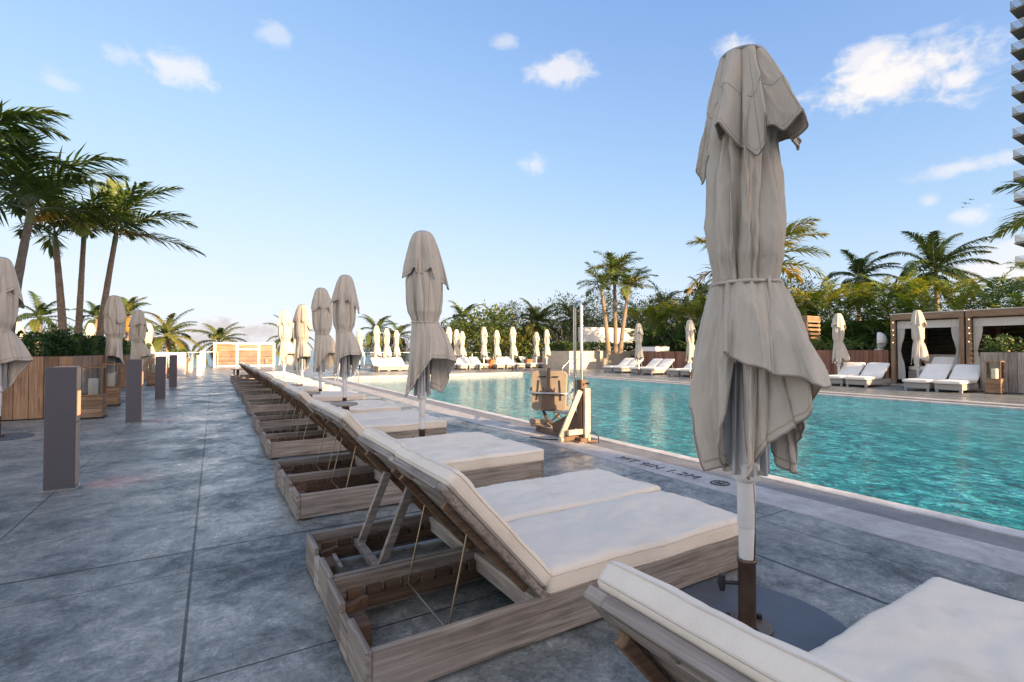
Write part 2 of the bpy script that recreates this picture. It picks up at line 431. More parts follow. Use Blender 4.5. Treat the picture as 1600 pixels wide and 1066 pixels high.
# ------------------------------------------------------------------ setting
PX0, PX1, PY0, PY1 = 4.82, 15.15, -14.0, 24.0
def sheet(mb, x0, x1, y0, y1, z): mb.add([(x0, y0, z), (x1, y0, z), (x1, y1, z), (x0, y1, z)], [(0, 1, 2, 3)])
mb = MB()
sheet(mb, -40, 3.86, -24, 46, 0); sheet(mb, 16.1, 45, -24, 46, 0); sheet(mb, 3.86, 16.1, 25.0, 46, 0)
mb.add([(-40, 46, 0), (45, 46, 0), (45, 46, -5.6), (-40, 46, -5.6)], [(0, 1, 2, 3)])
struct(mb, 'pool_deck', M_DECK)
def ringpart(name, a, b, z0, z1, m):
    """rectangular band around the pool between offsets a<b from the water edge"""
    mb = MB()
    def bar(x0, x1, y0, y1): mb.box(((x0+x1)/2, (y0+y1)/2, (z0+z1)/2), (x1-x0, y1-y0, z1-z0), None, 0, .006)
    bar(PX0-b, PX0-a, PY0, PY1+b); bar(PX1+a, PX1+b, PY0, PY1+b); bar(PX0-a, PX1+a, PY1+a, PY1+b)
    return struct(mb, name, m)
ringpart('coping', .52, .955, -.2, .006, M_COPE)
ringpart('pool_gutter', .13, .515, -.25, -.018, M_GUT)
ringpart('coping_edge', -.03, .125, -.3, -.006, M_COPEL)
mb = MB(); sheet(mb, PX0-.02, PX1+.02, PY0, PY1+.02, -.05); struct(mb, 'pool_water', M_POOL)
mb = MB(); sheet(mb, -9000, 9000, 88, 20000, -5.3); struct(mb, 'sea', M_SEA)
mb = MB(); sheet(mb, -1200, 1200, -500, 95, -5.6); struct(mb, 'ground', M_GROUND)

# depth marking on the coping: 3FT 9IN 1.2M and a no diving sign
def text_mesh(name, body, size, loc, rz, m, parent=None):
    cu = bpy.data.curves.new(name, 'FONT'); cu.body = body; cu.size = size; cu.extrude = .0008; cu.space_character = 1.08
    ob = bpy.data.objects.new(name, cu); col.objects.link(ob)
    dg = bpy.context.evaluated_depsgraph_get(); me = bpy.data.meshes.new_from_object(ob.evaluated_get(dg))
    bpy.data.objects.remove(ob)
    me.materials.clear(); me.materials.append(m)
    o = bpy.data.objects.new(name, me); col.objects.link(o); o.location = loc; o.rotation_euler = (0, 0, rz)
    if parent: o.parent = parent
    return o
dm = thing('depth_marking', 'black 3FT 9IN 1.2M depth lettering on pale pool coping', 'depth marking', (4.0, 4.36, .008), -PI/2)
text_mesh('feet_lettering', '3FT', .185, (0, 0, .002), 0, M_TEXT, dm); text_mesh('inch_lettering', '9IN', .185, (.37, 0, .002), 0, M_TEXT, dm)
text_mesh('metric_lettering', '1.2M', .185, (.74, 0, .002), 0, M_TEXT, dm)
mb = MB(); mb.tube([(1.36+.08*math.cos(a), .07+.08*math.sin(a), .002) for a in [2*PI*k/28 for k in range(28)]], .007, 6, closed=True)
mb.beam((1.305, .125, .002), (1.415, .015, .002), .014, .004, bev=0); mb.tube([(1.32, .045, .002), (1.36, .06, .002), (1.40, .095, .002)], .007, 6)
mb.build('no_diving_symbol', M_TEXT, dm)

# ------------------------------------------------------------------ teak sun loungers
LW = .655
def teak_lounger(label, wooden_prop, seed):
    """x runs from the head end (0) to the foot (2.15), y is the width"""
    t = thing('sun_lounger', label, 'sun lounger', group='teak sun loungers in the row beside the pool')
    H, T, Lg = .19, .026, 2.15
    for y, nm in ((T/2, 'side_board'), (LW-T/2, 'side_board')):
        mb = MB(); mb.box((Lg/2, y, H/2+.012), (Lg, T, H-.012), None, 0, .004); mb.build(nm, W_GREY[0], t)
    mb = MB()   # head board with its notched middle
    mb.box((-T/2-.001, LW*.2, H/2+.012), (T, LW*.4, H-.01), None, 0, .004)
    mb.box((-T/2-.001, LW*.5+.002, H/2-.008), (T, LW*.2-.004, H-.045), None, 0, .003)
    mb.box((-T/2-.001, LW*.8+.002, H/2+.012), (T, LW*.4-.004, H-.01), None, 0, .004)
    mb.build('head_board', W_GREY[1], t)
    mb = MB(); mb.box((Lg+T/2+.001, LW/2, H/2+.012), (T, LW, H-.012), None, 0, .004); mb.build('foot_board', W_GREY[1], t)
    for y in (T+.016, LW-T-.016):   # notched rack rails
        mb = MB(); mb.box((.40, y, .075), (.7, .03, .05), None, 0, .003)
        for k in range(8): mb.box((.09+k*.088, y, .121), (.070, .03, .041), None, 0, .002)
        mb.build('rack_rail', W_DTEAK, t)
    for y in (.09, LW-.09):
        mb = MB(); mb.box((.05, y, .06), (.07, .07, .09), None, 0, .004)
        mb.beam((.02, y+(.06 if y < .3 else -.06), .1), (.13, y, .1), .03, .05); mb.build('corner_block', W_DTEAK, t)
    mb = MB(); mb.box((.05, LW*.62, .062), (.09, .13, .095), None, 0, .005); mb.build('foot_block', W_DTEAK, t)
    mb = MB()
    for k in range(13): mb.box((.80+k*.108, LW/2, .172), (.085, LW-2*T-.006, .018), None, 0, .003)
    mb.box((.735, LW/2, .13), (.04, LW-2*T-.004, .09), None, 0, .004)
    mb.build('seat_slats', W_GREY[1], t)
    # backrest panel hinged at x=.74
    A = R(48); hx, hz, BL = .745, .19, .72
    M3 = Matrix(((-math.cos(A), 0, math.sin(A)), (0, 1, 0), (math.sin(A), 0, math.cos(A)))).copy()
    def bp(u, y, w): return Vector((hx, 0, hz))+M3@Vector((u, y, w))
    mb = MB()
    for y in (.03, LW-.03): mb.box(bp(BL/2, y, 0), (BL, .058, .03), M3, 0, .004)
    for k in range(7):
        mb.box(bp(.06+k*.082, LW/2, .004), (.068, LW-.12, .02), M3, 0, .003)
    for u0, u1, y0, y1 in ((BL-.105, BL-.07, .06, LW-.06), (BL-.03, BL, .06, LW-.06), (BL-.07, BL-.03, .06, LW*.34), (BL-.07, BL-.03, LW*.66, LW-.06)):
        mb.box(bp((u0+u1)/2, (y0+y1)/2, 0), (u1-u0-.001, y1-y0, .03), M3, 0, .002)   # top rail with its hand slot
    bk = mb.build('backrest', W_WARM[1] if False else W_GREY[1], t)
    for y in (.075, LW-.075):
        mb = MB(); mb.box(bp(BL*.48, y, -.03), (BL*.8, .03, .03), M3, 0, .003); mb.build('batten', W_TEAK[0], bk)
    if wooden_prop:
        mb = MB()
        for y in (.13, LW-.13): mb.beam(bp(.47, y, -.03), (.25, y, .12), .028, .045)
        mb.beam((.25, .05, .115), (.25, LW-.05, .115), .04, .04)
        mb.box((.08, LW*.5, .075), (.02, .2, .13), None, 0, .003)
        mb.build('prop', W_GREY[0], t)
    else:
        mb = MB()
        a, b = .12, LW-.06
        mb.tube([bp(.44, a, -.03), (.34, a, .115)], .0045, 6); mb.tube([bp(.44, b, -.03), (.34, b, .115)], .0045, 6)
        mb.tube([(.34, .04, .115), (.34, LW-.03, .115)], .0045, 6)
        mb.build('support_bar', M_WIRE, t)
    mb = MB(); rg = cushion(mb, 1.43, LW-.004+.008*(seed > 4), .11+.014*(seed > 4), (.755+.715, LW/2, .183), Matrix.Identity(3), seed, r=.024, sag=.02, nx=52, ny=26, crown=.012)
    piping(rg, mb.build('seat_cushion', M_CUSH, t))
    mb = MB(); MC = M3 @ Matrix.Identity(3)
    # local x up the backrest, z out of its face
    rg = cushion(mb, .70, LW-.004, .078, bp(.375, LW/2, .017), M3, seed+5.5, r=.024, sag=.018, nx=34, ny=30, crown=.012)
    piping(rg, mb.build('back_cushion', M_CUSH, t))
    return t
proto_a = teak_lounger('tmp', False, 1.3)
proto_b = teak_lounger('tmp', True, 4.7)
proto_c = teak_lounger('tmp', False, 8.2)
protos = [proto_a, proto_b, proto_c]
used = set()
def put_lounger(kind, x, y, rz, label):
    p = protos[kind]
    if kind not in used:
        used.add(kind); p.location = (x, y, 0); p.rotation_euler = (0, 0, rz); p['label'] = label; return p
    return dup(p, (x, y, 0), rz, label)
put_lounger(2, .455, .205, R(1.0), 'foreground sun lounger cut off by the bottom right corner')
pairs = [(.49, 1.76), (.55, 3.92), (.585, 6.3), (.6, 8.28), (.62, 10.75), (.63, 13.3), (.63, 15.45), (.63, 17.35), (.63, 19.35), (.63, 21.4), (.63, 23.35)]
ORD = ['first', 'second', 'third', 'fourth', 'fifth', 'sixth', 'seventh', 'eighth', 'ninth', 'tenth', 'last']
for k, (x, y) in enumerate(pairs):
    for q in (0, 1):
        if k == 0: lab = ('sun lounger right behind the big umbrella, thin rods propping its raised back', 'sun lounger with wooden prop, far half of the pair behind the big umbrella')[q]
        else: lab = '%s half of the %s lounger pair counted from the big umbrella' % (('nearer', 'farther')[q], ORD[k])
        kind = (0, 1)[q] if k == 0 else (0, 2, 2, 0, 0, 2, 0)[(k*2+q) % 7]
        put_lounger(kind, x+rnd.uniform(-.012, .012), y+q*.668, R(rnd.uniform(-.5, 1.0)+.6), lab)

# round side tables standing in the gaps of the row
def side_table(label, loc):
    t = thing('side_table', label, 'side table', loc, group='round teak side tables between the loungers')
    mb = MB(); mb.disc_body((0, 0, 0), .235, .40, .43, 32, .006); mb.build('table_top', W_GREY[0], t)
    for k in range(3):
        a = k*2*PI/3+.5; mb = MB(); mb.box((.1*math.cos(a), .1*math.sin(a), .2), (.05, .05, .4), rotz(a), 0, .004); mb.build('leg', W_TEAK[2], t)
    return t
tb = side_table('round teak side table nearest the camera, between two lounger pairs', (1.72, 8.02, 0))
g = ground(481, 615, .42); dup(tb, (g.x+.02, 10.42, 0), .4, 'round teak side table beside the third grey umbrella, second of the row')
dup(tb, (1.6, 12.95, 0), .9, 'small round side table third along the lounger row')
dup(tb, (.85, 25.1, 0), .2, 'round side table at the far end of the lounger row')

# ------------------------------------------------------------------ umbrellas
def interp(ctrl, th):
    """periodic smooth interpolation over (angle, values...)"""
    th = (th-ctrl[0][0]) % 360+ctrl[0][0]; n = len(ctrl)
    for i in range(n):
        a = ctrl[i]; b = ctrl[(i+1) % n]; a0 = a[0]; b0 = b[0] if i < n-1 else b[0]+360
        if a0 <= th <= b0:
            u = (th-a0)/(b0-a0); u = u*u*(3-2*u)*.6+u*.4
            return [a[k]+(b[k]-a[k])*u for k in range(1, len(a))]
    return list(ctrl[0][1:])
def curve(tab, z):
    for (z0, r0), (z1, r1) in zip(tab, tab[1:]):
        if z1 <= z <= z0:
            u = (z0-z)/(z0-z1); u = u*u*(3-2*u)*.5+u*.5
            return r0+(r1-r0)*u
    return tab[0][1] if z > tab[0][0] else tab[-1][1]
def pleat(p): return 2*abs(math.sin(p/2))**.75-1.75
def cloth(nt_, nz_, fn, panels=8):
    mb = MB(); vs = []; fs = []; step = nt_//panels
    for j in range(nz_+1):
        for i in range(nt_): vs.append(fn(2*PI*i/nt_, j/nz_))
    for j in range(nz_):
        for i in range(nt_):
            i2 = (i+1) % nt_; fs.append((j*nt_+i, j*nt_+i2, (j+1)*nt_+i2, (j+1)*nt_+i))
            mb.age.append(1.0 if nt_ > 100 and (i % step == step//3 or j == nz_-4) else .5)
    mb.v = vs; mb.f = fs; mb.mi = [0]*len(fs); mb.sm = [True]*len(fs); return mb
HERO_HEM = [(-100, 1.02, .24), (-84, 1.07, .265), (-72, .98, .25), (-64, .70, .225), (-54, .74, .21), (-42, .86, .2), (-36, .98, .19), (-31, 1.2, .16), (-10, 1.2, .15), (-4, .80, .175), (1, .70, .185), (10, .715, .19), (22, .77, .2), (36, .85, .22), (50, .93, .26), (62, 1.0, .3), (74, 1.02, .32), (88, .95, .3), (102, .84, .26), (112, .70, .245), (122, .71, .24), (140, .9, .2), (180, .76, .2), (215, .92, .22), (240, 1.0, .23)]
HERO_CAP = [(-100, 2.12, .185), (-80, 2.10, .19), (-68, 2.02, .165), (-58, 2.15, .18), (-44, 2.235, .195), (-22, 2.24, .2), (0, 2.13, .19), (12, 2.08, .175), (20, 2.11, .185), (30, 2.24, .215), (42, 2.22, .2), (50, 2.19, .2), (62, 2.26, .25), (78, 2.19, .28), (94, 2.15, .24), (106, 2.19, .22), (118, 2.22, .22), (150, 2.1, .2), (180, 2.2, .21), (220, 2.1, .2), (240, 2.17, .19)]
HERO_FLAP = [(-42, 1.24), (-30, 1.245), (-12, 1.225), (4, 1.19), (22, 1.165), (38, 1.15), (50, 1.12), (60, 1.105), (70, 1.13), (82, 1.0), (100, .95)]
MID_HEM = [(-95, .84, .2), (-72, .70, .205), (-55, .76, .2), (-30, .88, .19), (0, 1.04, .19), (30, 1.14, .24), (55, 1.13, .34), (70, 1.10, .43), (84, .92, .3), (98, .72, .2), (115, .78, .17), (150, .95, .19), (180, .74, .2), (215, 1.0, .2), (240, .95, .2)]
MID_CAP = [(-95, 2.12, .2), (-70, 2.06, .23), (-40, 2.17, .2), (-10, 2.1, .19), (15, 2.17, .2), (45, 2.02, .22), (75, 1.93, .29), (100, 2.05, .24), (140, 2.17, .2), (180, 2.05, .22), (225, 2.17, .2)]
LOW_HEM = [(-90, .75, .24), (-60, .95, .2), (-20, .78, .25), (10, .98, .22), (45, .86, .32), (80, .95, .36), (110, .72, .25), (150, .9, .2), (190, .75, .22), (230, .95, .2)]
LOW_CAP = [(-90, 2.1, .22), (-45, 2.2, .19), (0, 2.05, .22), (50, 2.2, .21), (90, 2.02, .27), (140, 2.17, .2), (190, 2.06, .22), (230, 2.18, .2)]
def umbrella(label, group, hem, cap, nt_, detail, seed, waist=.155, swing=0.0, fat=1.0, dome=1.0):
    """closed market umbrella, -x faces nothing special: angle 0 is +x"""
    t = thing('closed_umbrella', label, 'umbrella', group=group)
    body = [(2.56, .08), (2.42, .105), (2.2, .148), (2.0, .166), (1.82, .166), (1.7, .158), (1.6, .145), (1.55, waist)]
    fa = (1.0, 1.25, 1.7)[detail]
    def sw(z): return swing*math.sin(max(0, min(1, (2.5-z)/2.0))*PI)
    def canopy(th, u):
        d = math.degrees(th)
        n1 = noise.noise(Vector((math.cos(th)*1.7+seed, math.sin(th)*1.7, seed*.7)))
        zh, rh = interp(hem, d)
        if u < .55:
            z = 2.56+(1.55-2.56)*(u/.55); r = curve(body, z); r = waist+(r*fat-waist)*min(1, (z-1.55)/.12) if z < 1.67 else r*fat; k = min(1, (2.56-z)/.35)
            n2 = noise.noise(Vector((math.cos(th)*2.2, math.sin(th)*2.2+seed, z*1.6)))
            dr = k*(fa*.021*pleat(9*th+1.6*n1*3+1.1*math.sin(z*3+seed)+n2*2)+.02*n2+fa*.019*pleat(5*th+2.6*z+seed+n2*1.5))
            g_ = max(0, 1-abs(z-1.55)/.22); dr = dr*(1-.6*g_)+g_*.009*pleat(19*th+n1*4)
            tw = .12*k*math.sin(8*th+z*2.6+seed+n1*3)
        else:
            v = (u-.55)/.45; z = 1.55+(zh-1.55)*v; r = waist+(rh-waist)*(v**.72)
            n2 = noise.noise(Vector((math.cos(th)*2.4+3, math.sin(th)*2.4+seed, z*1.3)))
            g_ = max(0, 1-v/.3)
            dr = g_*.009*pleat(19*th+n1*4)+v**.7*(fa*.026*pleat(8*th+n1*4+v*1.2)+.03*n2+fa*.012*pleat(13*th+n2*3))
            tw = .13*v*math.sin(8*th+n1*4+v)
        if detail > 1:   # sharp creases running down the cloth
            c1 = noise.noise(Vector((math.cos(th)*4.5+z*.9, math.sin(th)*4.5, z*2.2+seed))); c2 = noise.noise(Vector((math.cos(th)*8, math.sin(th)*8-z*1.4, z*3.5)))
            dr += min(1, (2.56-z)*3)*(.011*(1-min(1, abs(c1)*5))+.007*(1-min(1, abs(c2)*5))-.006)
        r = max(.045, r+dr); a = th+tw
        return (r*math.cos(a)+sw(z)*math.cos(1.2), r*math.sin(a)+sw(z)*math.sin(1.2), z)
    cn = cloth(nt_, int(nt_*.62), canopy).build('canopy', M_CANOPY, t, .004 if detail else 0)
    def capf(th, u):
        d = math.degrees(th); zh, rh = interp(cap, d)
        n1 = noise.noise(Vector((math.cos(th)*1.5+seed+9, math.sin(th)*1.5, seed)))
        z = 2.60+(zh-2.60)*u; r = .094+(rh+.012-.094)*(u**dome)
        n2 = noise.noise(Vector((math.cos(th)*2+seed, math.sin(th)*2, u*2+5)))
        dr = u**.5*((.034, .034, .044)[detail]*pleat(8*th+.9+n1*2.5)+.014*n2)*(1 if detail else .7)
        a = th+.13*u*math.sin(8*th+n1*3+1)
        if detail > 1:
            c1 = noise.noise(Vector((math.cos(th)*4+u, math.sin(th)*4+3, u*1.6+seed))); dr += u**.5*.011*(1-min(1, abs(c1)*5))
        r = max(.06, r+dr)
        return (r*math.cos(a)+sw(z)*math.cos(1.2), r*math.sin(a)+sw(z)*math.sin(1.2), z)
    vc = cloth(nt_, int(nt_*.3), capf).build('vent_cap', M_CANOPY, t, .004 if detail else 0)
    mb = MB(); mb.lathe((0, 0, 0), [(.0005, 2.628), (.06, 2.62), (.096, 2.604), (.1, 2.597), (.094, 2.59), (.0005, 2.588)], 28); mb.build('finial', M_RIB if detail else M_CANOPY, t)
    if detail:
        m_ = 220 if detail > 1 else 120
        mb = MB(); mb.tube([canopy(2*PI*i/m_, 1) for i in range(m_)], .0048, 6, closed=True); mb.build('piping', M_PIPING, cn)
        mb = MB(); mb.tube([capf(2*PI*i/m_, 1) for i in range(m_)], .0042, 6, closed=True)
        if detail > 1: mb.tube([Vector(capf(2*PI*i/m_, .48))*1.0+Vector((math.cos(2*PI*i/m_), math.sin(2*PI*i/m_), 0))*.002 for i in range(m_)], .002, 5, closed=True)
        mb.build('piping', M_PIPING, vc)
    # tie strap at the waist
    mb = MB(); mb.tube([(1.0*Vector(canopy(2*PI*i/80, .55))+Vector((math.cos(2*PI*i/80), math.sin(2*PI*i/80), 0))*(.006+(.018 if detail > 1 and (i*4.5 < 104 or i*4.5 > 314) else 0))) for i in range(80)], .008, 6, closed=True)
    if detail > 1:
        p = Vector(canopy(R(38), .55)); o_ = Vector((math.cos(R(34)), math.sin(R(34)), 0))
        p += o_*.018; mb.tube([p+o_*.012, p+o_*.03+Vector((0, 0, .012)), p+o_*.034+Vector((0, 0, -.03)), p+o_*.04+Vector((.01, .005, -.1)), p+o_*.046+Vector((.012, -.012, -.19))], .007, 6)
    mb.build('tie_strap', M_CANOPY, t)
    if detail > 1:   # the outer fold of the skirt, tucked under the strap
        mb = MB(); vs = []; fs = []; na, nb = 120, 60
        def flap(i, j):
            d = -42+142*i/na; v = j/nb; zh = HERO_FLAP[-1][1]
            for (a0, z0), (a1, z1) in zip(HERO_FLAP, HERO_FLAP[1:]):
                if a0 <= d <= a1: uu = (d-a0)/(a1-a0); uu = uu*uu*(3-2*uu); zh = z0+(z1-z0)*uu
            th = R(d); z = 1.555+(zh-1.555)*v
            e = max(0, min(1, (d+42)/14))*max(0, min(1, (100-d)/16)); e = e*e*(3-2*e)
            tip = math.exp(-((d-62)/17)**2)*.15+math.exp(-((d-30)/26)**2)*.04
            n2 = noise.noise(Vector((math.cos(th)*2.4+8, math.sin(th)*2.4, z*1.3)))
            r = waist+.012+v**.8*(.055+tip)+v**.6*(.016*pleat(9*th+1.3+n2*3)+.03*n2)+max(0, 1-v/.25)*.009*pleat(19*th)+.012*(1-min(1, 5*abs(noise.noise(Vector((math.cos(th)*4.5+z, math.sin(th)*4.5+6, z*2.4))))))
            b = canopy(th, min(1, .55+.45*(1.555-z)/max(.05, 1.55-interp(hem, d)[0]))); rb_ = math.hypot(b[0], b[1])-.02
            r = rb_+(max(r, rb_+.03)-rb_)*e
            a = th+.1*v*math.sin(9*th+n2*3)
            return (r*math.cos(a), r*math.sin(a), z)
        for j in range(nb+1):
            for i in range(na+1): vs.append(flap(i, j))
        for j in range(nb):
            for i in range(na): q = j*(na+1)+i; fs.append((q, q+1, q+na+2, q+na+1))
        mb.add(vs, fs, 0, .5, True); fl_ = mb.build('outer_fold', M_CANOPY, t, .004)
        mb = MB(); mb.tube([flap(i, nb) for i in range(na+1)], .0048, 6); mb.build('piping', M_PIPING, fl_)
    # ribs folded down along the pole
    for k in range(8 if detail else 4):
        a = 2*PI*k/(8 if detail else 4)+.25; mb = MB()
        mb.beam((.032*math.cos(a), .032*math.sin(a), 2.5), (.085*math.cos(a), .085*math.sin(a), .70), .018, .03, up=(math.cos(a), math.sin(a), 0))
        rb = mb.build('rib', M_RIB, t)
        if detail > 1:
            mb = MB(); mb.tube([(.075*math.cos(a)-.011*math.sin(a), .075*math.sin(a)+.011*math.cos(a), .712), (.075*math.cos(a)+.011*math.sin(a), .075*math.sin(a)-.011*math.cos(a), .712)], .012, 10); mb.build('pivot', M_CREAM, rb)
    mb = MB(); mb.lathe((0, 0, 0), [(.04, .66), (.058, .67), (.062, .7), (.055, .735), (.04, .745)], 20); mb.build('hub', M_POLE, t)
    mb = MB(); mb.lathe((0, 0, 0), [(.0005, 2.585), (.038, 2.585), (.038, .46), (.036, .455)], 20); mb.build('upper_pole', M_POLE, t)
    mb = MB(); mb.lathe((0, 0, 0), [(.033, .5), (.033, .3), (.033, .05)], 20); mb.build('lower_pole', M_POLE, t)
    mb = MB(); mb.lathe((0, 0, 0), [(.034, .315), (.043, .318), (.043, .30), (.038, .296), (.0375, .024)], 20); bt = mb.build('base_tube', M_BRONZE, t)
    mb = MB(); mb.disc_body((0, 0, 0), .44, .002, .012, 56, .003); bp_ = mb.build('base_plate', M_SLATE, t)
    if detail:
        mb = MB(); mb.disc_body((0, 0, 0), .105, .0125, .024, 32, .003); mb.build('flange', M_BRONZE, bp_)
        for k in range(3):
            a = k*2*PI/3+.4; mb = MB(); mb.disc_body((.082*math.cos(a), .082*math.sin(a), 0), .014, .024, .042, 6, .002); mb.build('bolt', M_BLACK, bp_)
        mb = MB(); mb.tube([(.012, -.034, .2), (.036, -.102, .2)], .009, 8); mb.tube([(.036, -.102, .165), (.037, -.105, .2), (.036, -.102, .235)], [.012, .018, .014], 10); mb.build('knob', M_BLACK, bt)
    if detail > 1:
        mb = MB(); mb.tube([(.045, .03, .66), (.052, .035, .55), (.05, .035, .44)], .0018, 5); mb.tube([(.05, .035, .44), (.04, .03, .32)], .004, 6); mb.build('cord', M_BRONZE, t)
    return t
def face_cam(x, y): return math.atan2(-y, -x)
hx, hy = 2.072, 1.392
u0 = umbrella('large closed umbrella in the right foreground, tallest in the picture', 'closed umbrellas of the lounger row', [(a, z, r-.025) for a, z, r in HERO_HEM], [(a, z, r-.012) for a, z, r in HERO_CAP], 264, 2, 2.3, .132)
u0.location = (hx, hy, 0); u0.rotation_euler = (0, 0, face_cam(hx, hy))
mid = umbrella('grey closed umbrella standing alone left of the pool lift chair', 'closed umbrellas of the lounger row', MID_HEM, [(a, z, r*1.06) for a, z, r in MID_CAP], 150, 1, 5.1, .15, .03, 1.28, .62)
mid2 = umbrella('tmp', 'closed umbrellas of the lounger row', [(a-12 if i else a, z+.03*math.sin(i*2), r*(1+.12*math.sin(i*1.3))) for i, (a, z, r) in enumerate(MID_HEM)], [(a, z-.02+.03*math.sin(i*1.7), r*1.05) for i, (a, z, r) in enumerate(MID_CAP)], 130, 1, 11.4, .145, -.02, 1.25, .66)
def put_umb(src, px, y, top, label, rz_extra=0.0, first=False, group=None, wide=1.0):
    p = onY(px, 548, y); d = Vector((p.x, p.y, 0)).dot(Vector((FWD.x, FWD.y, 0)).normalized())
    ztop = onY(px, top, y).z; s = ztop/2.62
    rz = face_cam(p.x, p.y)+rz_extra; w = wide*(.5+.5*s)
    if first:
        src.location = (p.x, p.y, 0); src.rotation_euler = (0, 0, rz); src.scale = (w, w, s); src['label'] = label; return src
    return dup(src, (p.x, p.y, 0), rz, label, (w, w, s), group)
put_umb(mid, 660, 5.62, 362, mid['label'], 0, True)
put_umb(mid2, 539, 10.05, 430, 'grey closed umbrella second left of the pool lift, skirt flaring right', .0, True)
put_umb(mid, 501, 12.62, 450, 'grey closed umbrella overlapped by its flaring neighbour, in shade', .35)
put_umb(mid2, 472, 15.08, 476, 'sunlit cream closed umbrella beside the grey shaded ones', -.3)
put_umb(mid, 444, 18.98, 485, 'leftmost closed umbrella of the lounger row, nearest the white framed gate', .15)
low = umbrella('tmp', 'closed umbrellas on the far side of the pool', LOW_HEM, LOW_CAP, 64, 0, 3.7, .14, 0, 1.15, .7)
low2 = umbrella('tmp', 'closed umbrellas on the far side of the pool', [(a, z+.06*math.sin(i*2.1), r*.9) for i, (a, z, r) in enumerate(LOW_HEM)], [(a, z, r*.95) for a, z, r in LOW_CAP], 64, 0, 9.2, .13, .02, 1.15, .7)
# left aisle
put_umb(mid2, -1, 9.9, 402, 'pale closed umbrella cut by the left picture edge', .5, wide=.88, group='closed umbrellas along the left aisle')
put_umb(mid, 178, 15.4, 462, 'closed umbrella behind the pair of candle lanterns on the left aisle', -.9, group='closed umbrellas along the left aisle')
put_umb(mid2, 215, 19.6, 484, 'closed umbrella behind the second bollard', .9, group='closed umbrellas along the left aisle')
firsts = {0: True, 1: True}
def far_umb(k, px, py_base, top, label, grp='closed umbrellas on the far side of the pool'):
    g = ground(px, py_base); src = (low, low2)[k]
    put_umb(src, px, g.y, top, label, rnd.uniform(-.8, .8), firsts[k], grp); firsts[k] = False
far_umb(0, 562, 578, 515, 'leftmost of the small white umbrellas beyond the pool, beside a grey one')
far_umb(1, 588, 581, 509, 'small white umbrella above the daybed, second from left beyond the pool')
far_umb(0, 604, 579, 513, 'small white umbrella above the daybed, third from left beyond the pool')
far_umb(1, 619, 577, 516, 'small white umbrella just left of the large grey canopy')
far_umb(0, 701, 580, 511, 'white umbrella emerging behind the right side of the grey canopy')
far_umb(1, 713, 578, 515, 'closed umbrella second right of the grey canopy')
far_umb(0, 722, 576, 518, 'closed umbrella third right of the grey canopy')
far_umb(1, 756, 580, 511, 'closed umbrella before the sea grape bush, left of three')
far_umb(0, 776, 577, 516, 'closed umbrella before the sea grape bush, middle of three')
far_umb(1, 801, 580, 511, 'closed umbrella before the sea grape bush, right of three')
far_umb(0, 838, 576, 519, 'white umbrella left of a pair behind the right end of the chaise row')
far_umb(1, 854, 577, 515, 'white umbrella right of a pair behind the right end of the chaise row')
far_umb(0, 998, 586.5, 505, 'white umbrella before the pale stone planter')
far_umb(1, 1078, 592, 500, 'cream closed umbrella just left of the foreground canopy')
far_umb(0, 1310, 600, 490, 'closed umbrella right of the pallet wood screen')
far_umb(1, 1434, 605.5, 485, 'closed umbrella in front of the cabana')
far_umb(0, 232, 582, 505, 'small umbrella behind the left aisle, beside the golden coconut palm', 'closed umbrellas along the left aisle')
far_umb(1, 28, 588, 503, 'small pale umbrella behind the left hedge, near the leaning trunk', 'closed umbrellas along the left aisle')
far_umb(0, 141, 585, 505, 'small pale umbrella behind the left hedge, between two palm trunks', 'closed umbrellas along the left aisle')
far_umb(1, 462, 583, 496, 'closed umbrella partly hidden between the two sunlit ones')

# ------------------------------------------------------------------ bollards
def bollard(label, loc):
    t = thing('bollard', label, 'bollard', loc, 0, 'grey light bollards along the aisle')
    mb = MB(); mb.box((0, 0, .55), (.215, .15, 1.1), None, 0, .004); mb.build('post', M_BOLL, t)
    mb = MB(); mb.box((.111, 0, .85), (.006, .142, .49), None, 0, .001); mb.box((.111, 0, .31), (.006, .142, .565), None, 0, .001)
    mb.box((.03, 0, 1.103), (.15, .145, .006), None, 0, .001); mb.build('side_panel', M_BOLLT, t)
    mb = MB(); mb.box((.1165, 0, .77), (.005, .10, .22), None, 0, 0); mb.build('lamp', M_GLOW, t)
    mb = MB(); mb.box((0, 0, .004), (.235, .17, .008), None, 0, .001); mb.build('foot_plate', M_STEEL, t)
    return t
b0 = bollard('nearest grey bollard at the left, tall slab with bronze side', (-1.18, 5.98, 0))
dup(b0, (-1.19, 10.8, 0), 0, 'second nearest grey bollard, in front of a closed umbrella')
dup(b0, (-1.18, 15.6, 0), 0, 'third bollard counted from the camera')
dup(b0, (-1.2, 20.5, 0), 0, 'smallest, farthest of the grey bollards')

for x, y in ((-1.18, 5.98), (-1.19, 10.8)):
    sp_ = bpy.data.lights.new('bollard_glow', 'SPOT'); sp_.energy = 5.5; sp_.color = (1.0, .16, .10); sp_.spot_size = R(48); sp_.spot_blend = .7; sp_.shadow_soft_size = .03
    so_ = bpy.data.objects.new('bollard_glow', sp_); col.objects.link(so_); so_.location = (x+.13, y, .72)
    so_.rotation_euler = (Vector((x+.13, y, .72))-Vector((x+.42, y+.05, 0))).to_track_quat('Z', 'Y').to_euler()
